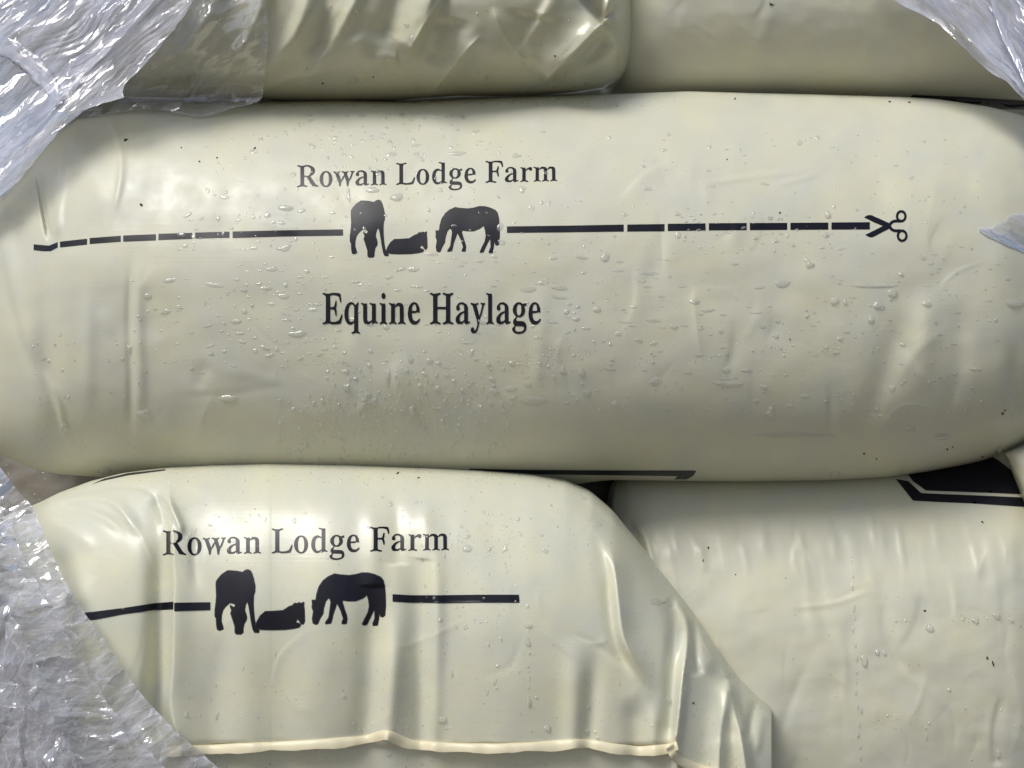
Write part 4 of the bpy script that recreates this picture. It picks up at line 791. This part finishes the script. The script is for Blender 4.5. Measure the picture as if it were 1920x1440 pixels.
# scrap on the middle bag
sr = film_root(1910, 440, 'small bluish film scrap clinging to the right end of the middle bag')
film_layer(sr, (1990, 440), [(1990, 398), (1930, 401), (1905, 400), (1888, 404), (1890, 415), (1866, 418), (1864, 426), (1832, 429), (1850, 442), (1885, 458), (1920, 474), (1990, 500)],
           FM_mid, .0010, .0003, math.radians(25), 27, (60, 9), .8, 1.0, step=2, nr=70, base=TENT)
# lower left
ll = film_root(60, 1250, 'large crinkled sheet of clear stretch film over the lower left corner')
O = (-110, 1530)
A33 = math.radians(-32)
film_layer(ll, O, [(-60, 790), (-25, 845), (0, 876), (24, 908), (45, 932), (62, 952), (82, 1000), (100, 1045), (122, 1090), (152, 1140), (180, 1178), (200, 1205), (232, 1255), (268, 1305), (300, 1340), (340, 1380), (378, 1412), (420, 1450), (470, 1500)],
           FM_crackle, .005, .0012, A33, 51, (90, 30), 1.2, .9, nr=230, edge_thick=1.4)
film_layer(ll, O, [(-60, 880), (-20, 930), (10, 965), (30, 1010), (50, 1060), (80, 1115), (120, 1180), (140, 1225), (170, 1270), (210, 1330), (250, 1380), (310, 1440), (360, 1500)],
           FM_crackle2, .010, .0015, A33+.5, 54, (100, 30), 7.0, .55, nr=220)
film_layer(ll, O, [(-60, 1040), (0, 1110), (40, 1180), (70, 1250), (90, 1320), (130, 1400), (170, 1500)],
           FM_crackle, .015, .0016, A33-.7, 57, (90, 30), 9.0, .5, nr=150)

# ------------------------------------------------------------------ rain drops
def drop_shape(bag, px, py, w, h, rise, seed, rot=0., seg=16, rings=4, irr=.14):
    """dome of water, w x h photo pixels wide, 'rise' metres thick, wrapped on the bag's skin"""
    r = np.random.default_rng(seed)
    th = np.linspace(0, 2*math.pi, seg, endpoint=False)
    rad = 1+irr*(r.normal()*np.cos(th+r.uniform(0, 6))*.5+r.normal()*np.cos(2*th+r.uniform(0, 6))*.8+r.normal()*np.cos(3*th+r.uniform(0, 6))*.7+r.normal()*np.cos(5*th+r.uniform(0, 6))*.35)
    q = np.r_[1.06, np.linspace(1, 0, rings, endpoint=False)]
    hh = np.r_[-.12, np.sqrt(np.clip(1-np.linspace(1, 0, rings, endpoint=False)**2, 0, 1))]
    ex = (q[:, None]*rad[None]*np.cos(th)[None])*w/2; ey = (q[:, None]*rad[None]*np.sin(th)[None])*h/2
    # water sags a little downhill
    hz = hh[:, None]*(1+.28*np.sin(th)[None]*q[:, None])
    c, s = math.cos(rot), math.sin(rot)
    X = px+np.r_[(ex*c-ey*s).ravel(), 0]; Y = py+np.r_[(ex*s+ey*c).ravel(), 0]
    H = np.r_[hz.ravel(), 1.0]*rise
    D = bag.depth(X, Y)
    if not np.isfinite(D).all():
        D = np.where(np.isfinite(D), D, bag.Yc)
    n = bag.normal(px, py)
    co = world(X, Y, D)+n[None]*H[:, None]
    f = []
    for a in range(len(q)-1):
        for b in range(seg):
            b2 = (b+1) % seg
            f.append((a*seg+b, (a+1)*seg+b, (a+1)*seg+b2, a*seg+b2))
    a = (len(q)-1)*seg; t = len(co)-1
    for b in range(seg): f.append((a+b, t, t, a+(b+1) % seg))
    f = [tuple(x[::-1]) if False else tuple(dict.fromkeys(x)) for x in f]
    return co, f
def outward(co, f, n):
    a, b, c = co[f[-1][0]], co[f[-1][1]], co[f[-1][2]]
    return f if np.dot(np.cross(b-a, c-a), n) > 0 else [x[::-1] for x in f]

named = [  # bag, x, y, w, h, rise mm, label
    (main, 1000, 750, 50, 14, .9, 'wide winged water drop below the words Equine Haylage, right of their end'),
    (main, 773, 770, 13, 21, 2.2, 'tall bright drop under the word Haylage near the lower part of the bag'),
    (main, 1365, 719, 62, 8, .7, 'long flat water smear right of the winged drop'),
    (main, 1640, 536, 84, 7, .8, 'long horizontal water streak below the printed scissors'),
    (main, 1673, 549, 20, 15, 2.2, 'round drop just under the long streak below the scissors'),
    (main, 1647, 572, 22, 14, 1.8, 'oval drop, left of two below the long streak'),
    (main, 1737, 569, 22, 10, 1.6, 'flattened oval drop right of the streak below the scissors'),
    (main, 1632, 598, 13, 13, 2.0, 'small round drop lowest of the cluster below the scissors'),
    (main, 1516, 494, 17, 15, 2.0, 'plump drop below the last long dashes before the scissors'),
    (main, 1903, 568, 36, 19, 1.6, 'big flat drop at the right edge of the middle bag'),
    (main, 1445, 771, 17, 17, 1.9, 'single blocky drop low in the right half of the middle bag'),
    (main, 1490, 815, 156, 9, .8, 'longest thin water smear low on the middle bag'),
    (main, 1707, 805, 28, 10, 1.0, 'flat pale drop low on the middle bag, left of a similar one'),
    (main, 1766, 818, 34, 11, 1.0, 'flat pale drop low on the middle bag near the right end'),
    (main, 1873, 845, 16, 15, 2.2, 'clear drop hanging near the lower right corner of the middle bag'),
    (main, 1834, 868, 24, 17, 3.0, 'large drop hanging from the lower right rim over the black band'),
    (main, 1566, 889, 17, 14, 2.6, 'clear bead hanging from the lower rim of the middle bag'),
    (main, 270, 775, 25, 14, 2.0, 'half moon drop beside the left vertical crease of the middle bag'),
    (main, 428, 746, 36, 11, 1.5, 'wide drop at the end of a faint horizontal wrinkle on the left'),
    (main, 120, 800, 14, 18, 1.8, 'drop low on the left end of the middle bag'),
    (main, 197, 882, 28, 12, 1.6, 'drop on the lower left rim of the middle bag'),
    (main, 536, 390, 28, 12, 1.4, 'slanted drop above the dashed line, left of the horses'),
    (main, 744, 370, 26, 15, 1.6, 'large drop right above the front facing horse'),
    (main, 700, 356, 26, 11, 1.2, 'flat drop between the word Rowan and the horses'),
    (main, 654, 368, 7, 26, 1.0, 'thin drop running down from the w of Rowan'),
    (main, 858, 288, 34, 8, .9, 'curved flat drop above the word Lodge'),
    (main, 968, 292, 18, 9, 1.0, 'small flat drop above the word Farm'),
    (main, 1551, 402, 13, 15, 2.0, 'drop on the upper side of the dashed line near the scissors'),
    (main, 1443, 407, 9, 8, 1.8, 'bead just above the dashes left of the scissors'),
    (lowl, 876, 1029, 21, 14, 1.4, 'largest flat drop right of the word Farm on the lower left bag'),
    (lowl, 990, 1172, 13, 10, 1.6, 'round drop below the end of the black line on the lower left bag'),
    (lowl, 990, 1205, 10, 18, 1.2, 'middle drop of a vertical run on the lower left bag'),
    (lowl, 991, 1315, 8, 22, 1.6, 'lowest long drop of a vertical run on the lower left bag'),
    (lowl, 1026, 1365, 13, 11, 1.6, 'pale bead just above the welded seam'),
    (lowl, 1231, 1128, 28, 12, .8, 'flat leaf shaped drop beside the folded corner'),
    (lowl, 847, 1263, 5, 16, 1.0, 'slanted thin drop in the middle of the lower left bag'),
    (lowl, 820, 1349, 15, 6, 1.0, 'slanted short drop above the welded seam'),
    (lowl, 1252, 1310, 9, 10, 1.8, 'bright bead next to the vertical fold at the folded corner'),
    (lowr, 1620, 1238, 16, 17, 2.8, 'largest round bead on the lower right bag, low in a trail of drops'),
    (lowr, 1743, 1177, 14, 17, 2.6, 'round bead highest of the big ones on the lower right bag'),
    (lowr, 1644, 1222, 10, 10, 2.0, 'left one of two small beads by the largest bead'),
    (lowr, 1658, 1224, 8, 11, 1.8, 'right one of two small beads by the largest bead'),
    (lowr, 1828, 1162, 14, 13, 2.2, 'round bead in a level row of drops on the lower right bag'),
    (lowr, 1867, 1153, 12, 14, 2.2, 'oval bead highest in the level row near the right edge'),
    (lowr, 1896, 1162, 8, 8, 1.8, 'small bead rightmost in the level row on the lower right bag'),
    (lowr, 1871, 1412, 9, 12, 2.0, 'slanted bead low near the bottom right corner'),
    (upl, 662, 150, 19, 15, 1.0, 'round flat drop low on the glossy upper left bag'),
    (upl, 669, 24, 9, 12, 1.8, 'bead near the top of the glossy upper left bag'),
    (upl, 763, 46, 7, 7, 1.6, 'small bead beside the bright ridge of the upper left bag'),
    (upl, 912, 145, 6, 12, 1.4, 'long bead low in the middle of the upper left bag'),
]
rd = np.random.default_rng(101)
small = []     # bag, x, y, w, h, rise
def put(bag, n, box, size, asp, rise, sd=.5, rotsd=.1, gauss=False, lim=60):
    for _ in range(int(n*1.35)):
        if gauss: x = rd.normal(box[0], box[2]); y = rd.normal(box[1], box[3])
        else: x = rd.uniform(box[0], box[2]); y = rd.uniform(box[1], box[3])
        s = .88*size*math.exp(rd.normal(0, sd)); a = math.exp(rd.normal(math.log(asp), .45))
        w, h = s*math.sqrt(a), s/math.sqrt(a)
        if w > lim: w = lim
        small.append((bag, x, y, w, h, 1.0*rise*min(h, w)*.000413*math.exp(rd.normal(0, .2)), rd.normal(0, rotsd)))
# middle bag: smeared streaks across the middle, beads below, sparse above
put(main, 120, (430, 480, 1330, 640), 7, 3.2, .16, .45, .05)
put(main, 150, (480, 455, 1900, 700), 6, 3.0, .16, .5, .06)
put(main, 120, (240, 520, 700, 700), 6, 2.0, .18, .5, .2)
put(main, 110, (620, 660, 1100, 760), 6.5, 1.25, .24, .45, .3)
put(main, 330, (520, 740, 960, 860), 3.6, .9, .42, .5, .4)
put(main, 90, (600, 690, 950, 830), 5.5, .85, .28, .4, .4)
put(main, 150, (1050, 560, 1650, 780), 5, 1.8, .22, .5, .12)
put(main, 60, (1650, 500, 1900, 800), 5, 1.3, .24, .5, .2)
put(main, 170, (380, 240, 1060, 460), 5.2, 1.3, .16, .5, .4)
put(main, 60, (560, 215, 960, 300), 6, 1.9, .14, .4, .3)
put(main, 120, (1060, 250, 1840, 470), 4.2, 1.7, .18, .5, .1)
put(main, 60, (1250, 400, 1560, 480), 4.5, 1.6, .25, .5, .1)
put(main, 60, (330, 400, 560, 470), 5, 1.6, .16, .5, .3)
put(main, 50, (60, 600, 260, 880), 4, 1.0, .25, .5, .3)
put(main, 90, (450, 184, 1300, 200), 3, 1.6, .3, .4, .1)
for cx, cy, sx, sy, n in [(1030, 655, 22, 5, 60), (1000, 680, 24, 7, 60), (1105, 660, 9, 4, 30), (1560, 655, 40, 4, 60), (1575, 738, 16, 4, 50), (1655, 734, 10, 3, 30), (1035, 528, 10, 5, 25), (880, 660, 30, 4, 45), (610, 675, 20, 4, 40), (590, 640, 25, 3, 30), (1350, 670, 14, 4, 25), (1180, 522, 30, 2, 35), (1220, 605, 24, 3, 25), (960, 615, 30, 3, 20), (860, 735, 30, 8, 50), (780, 700, 40, 10, 50)]:
    put(main, n, (cx, cy, sx, sy), 2.0, 1.1, .4, .3, .3, True)
# lower left bag
put(lowl, 110, (790, 960, 980, 1180), 4.2, .85, .2, .5, .5)
put(lowl, 130, (340, 900, 1150, 1060), 3.4, 1.1, .2, .5, .5)
put(lowl, 120, (640, 1180, 1240, 1390), 3.2, .75, .25, .5, .4)
put(lowl, 60, (340, 1200, 640, 1390), 3.2, .6, .22, .5, .4)
put(lowl, 14, (989, 1120, 993, 1300), 6, .6, .22, .3, .05)
put(lowl, 40, (360, 1400, 1240, 1440), 3.5, .8, .25, .4, .4)
put(lowl, 35, (1290, 1200, 1440, 1440), 3.5, .8, .25, .4, .4)
put(lowl, 60, (250, 885, 1050, 905), 2.6, 1.2, .3, .3, .3)
put(lowl, 12, (640, 1335, 1240, 1390), 6, .9, .3, .3, .4)
# lower right bag
for k in range(19):
    y = 1060+k*20+rd.uniform(-10, 10); small.append((lowr, 1597+(y-1060)*.045+rd.normal(0, 2), y, rd.uniform(4, 7), rd.uniform(8, 15), .0006, rd.normal(0, .1)))
for k in range(5): small.append((lowr, 1735+rd.normal(0, 3), 1355+k*9, rd.uniform(3, 5), rd.uniform(5, 12), .0008, rd.normal(0, .1)))
put(lowr, 50, (1480, 1100, 1915, 1435), 3.0, .8, .4, .4, .3)
put(lowr, 14, (1780, 1155, 1900, 1166), 4, 1, .4, .3, .3)
put(lowr, 16, (1675, 1163, 1710, 1168), 3.5, 1, .4, .3, .3)
put(lowr, 18, (1640, 1340, 1720, 1372), 3, 1.3, .3, .3, .3)
# upper left bag
put(upl, 46, (520, 10, 1100, 170), 3.4, .8, .28, .5, .4)
put(deep, 30, (0, 870, 120, 940), 3.2, 1.0, .35, .5, .4)

# keep beads off one another
def clear(ls):
    keep = []; cell = {}
    for d in sorted(ls, key=lambda d: -d[3]*d[4]):
        x, y, w, h = d[1], d[2], d[3], d[4]; ok = True; c = (int(x//40), int(y//40))
        for i in (-2, -1, 0, 1, 2):
            for j in (-1, 0, 1):
                for e in cell.get((c[0]+i, c[1]+j), ()):
                    if e[0] is d[0] and abs(x-e[1]) < (w+e[3])*.56 and abs(y-e[2]) < (h+e[4])*.56: ok = False; break
        if ok and np.isfinite(d[0].depth(x, y)) and d[0].depth(x, y) <= nearest(x, y)+1e-6:
            cell.setdefault(c, []).append(d); keep.append(d)
    return keep
nm = [(b, x, y, w, h, r/1000, 0.0, lab) for b, x, y, w, h, r, lab in named]
allk = clear(nm+small)
named_k = [d for d in allk if len(d) > 7]; rest = [d for d in allk if len(d) == 7]
rest.sort(key=lambda d: -d[3]*d[4])
N_IND = 300-len(named_k)
def zone(b, x, y, w, h):
    if b is main:
        if y < 300: z = ('above the lettering of the middle bag', 'drops above the lettering')
        elif y < 480: z = ('by the dashed line of the middle bag', 'drops along the dashed line')
        elif y < 700 and w > 1.8*h: z = ('level with the words Equine Haylage', 'smears across the middle bag')
        elif y < 700: z = ('level with the words Equine Haylage', 'round drops around the words')
        else: z = ('low on the middle bag, below the words', 'drops below the words')
    elif b is lowl: z = ('on the slack lower left bag', 'drops on the lower left bag')
    elif b is lowr: z = ('on the smooth lower right bag', 'drops on the lower right bag')
    elif b is upl: z = ('on the crumpled upper left bag', 'drops on the upper left bag')
    else: z = ('on the dull bag in the left gap', 'drops in the left gap')
    if w > 1.8*h: return 'flat smear of rain water '+z[0], z[1]
    return 'small clear rain drop '+z[0], z[1]
for i, d in enumerate(named_k+rest[:N_IND]):
    b, x, y, w, h, rise, rot = d[:7]
    co, f = drop_shape(b, x, y, w, h, rise, 500+i, rot, 18, 5, .18 if w < 30 else .12)
    f = outward(co, f, b.normal(x, y))
    o = mesh_object('water_drop', co, f, M_water, tuple(world(x, y, float(b.depth(x, y)))))
    if len(d) > 7: tag(o, d[7], 'water drop', 'large single rain drops')
    else:
        lab, grp = zone(b, x, y, w, h); tag(o, lab, 'water drop', ('flat ' if lab.startswith('flat') else 'small ')+grp)
V, FC, nv = [], [], 0
for i, d in enumerate(rest[N_IND:]):
    b, x, y, w, h, rise, rot = d
    co, f = drop_shape(b, x, y, w, h, rise, 3000+i, rot, 10, 3, .12)
    f = outward(co, f, b.normal(x, y)); V.append(co); FC += [tuple(k+nv for k in q) for q in f]; nv += len(co)
tag(mesh_object('rain_spray', np.vstack(V), FC, M_water), 'fine spray of tiny rain beads over the bags', 'water', kind='stuff')
print('drops', len(named_k), len(rest))

# dark bits of chaff stuck to the bags
specks = [(main, 236, 262, 8, 5), (main, 340, 277, 3, 2), (main, 374, 303, 4, 3), (main, 478, 278, 5, 3), (main, 265, 384, 5, 7), (main, 407, 296, 4, 2), (main, 1378, 185, 4, 3), (main, 1668, 191, 5, 3),
          (main, 1462, 399, 4, 3), (main, 1481, 636, 3, 2), (main, 1880, 775, 5, 4), (main, 1884, 769, 4, 2), (main, 1620, 850, 4, 3), (main, 1776, 842, 4, 3), (main, 1842, 856, 4, 2), (main, 1643, 860, 3, 2), (main, 1786, 838, 3, 2),
          (lowr, 1328, 1027, 4, 5), (lowr, 1318, 1051, 2, 5), (lowr, 1734, 1145, 5, 4), (lowr, 1842, 979, 6, 3), (lowr, 1379, 1077, 3, 2), (lowr, 1473, 1084, 2, 2), (lowr, 1862, 1245, 3, 12), (lowr, 1851, 1233, 4, 6),
          (lowl, 746, 887, 6, 3), (lowl, 785, 896, 5, 2), (lowl, 1300, 1318, 3, 4), (upl, 1040, 105, 4, 3), (upr, 1446, 8, 8, 5), (upl, 700, 144, 3, 2), (upl, 605, 156, 4, 3), (main, 1705, 192, 6, 2), (main, 1363, 299, 3, 2)]
znames = {id(main): 'middle bag', id(lowr): 'lower right bag', id(lowl): 'lower left bag', id(upl): 'upper left bag', id(upr): 'upper right bag'}
for i, (b, x, y, w, h) in enumerate(specks):
    if not np.isfinite(b.depth(x, y)): continue
    co, f = drop_shape(b, x, y, w, h, .0008, 9000+i, random.uniform(-.6, .6), 8, 3, .3)
    f = outward(co, f, b.normal(x, y))
    o = mesh_object('chaff_speck', co, f, M_seed, tuple(world(x, y, float(b.depth(x, y)))))
    tag(o, 'tiny dark speck of chaff stuck to the '+znames[id(b)], 'chaff', 'chaff on the '+znames[id(b)])

# ------------------------------------------------------------------ ground, light, camera
gz = -.475
g = mesh_object('ground', [(-8, -8, gz), (8, -8, gz), (8, 6, gz), (-8, 6, gz)], [(0, 1, 2, 3)], M_ground, smooth=False)  # ground out of view, added for its bounce light and reflections
tag(g, kind='structure')

w = bpy.data.worlds.new('World'); scene.world = w; w.use_nodes = True
nt = w.node_tree; bg = nt.nodes['Background']
sky = nt.nodes.new('ShaderNodeTexSky'); sky.sky_type = 'NISHITA'; sky.sun_disc = False
to_sun = Vector((-.42, -.46, .78)).normalized()
sky.sun_elevation = math.asin(to_sun.z); sky.sun_rotation = math.atan2(to_sun.x, to_sun.y)
sky.air_density = 1.0; sky.dust_density = 3.0; sky.ozone_density = 1.0
nt.links.new(sky.outputs[0], bg.inputs[0]); bg.inputs[1].default_value = .10
sl = bpy.data.lights.new('sun', 'SUN'); sl.energy = 2.2; sl.angle = math.radians(26); sl.color = (1, .99, .97)
so = bpy.data.objects.new('sun', sl); COL.objects.link(so); so.rotation_euler = (-to_sun).to_track_quat('-Z', 'Y').to_euler()

cam = bpy.data.cameras.new('camera'); cam.sensor_fit = 'HORIZONTAL'; cam.sensor_width = 36; cam.lens = 36*F/1920
cam.clip_start = .01; cam.clip_end = 200
co_ = bpy.data.objects.new('camera', cam); COL.objects.link(co_); co_.location = (0, 0, 0); co_.rotation_euler = (math.pi/2, 0, 0)
scene.camera = co_
vs = scene.view_settings
vs.view_transform = 'Standard'; vs.look = 'None'; vs.gamma = 1; vs.use_curve_mapping = False; vs.exposure = 0.05
scene.cycles.use_denoising = True
scene.cycles.max_bounces = 10; scene.cycles.transparent_max_bounces = 16
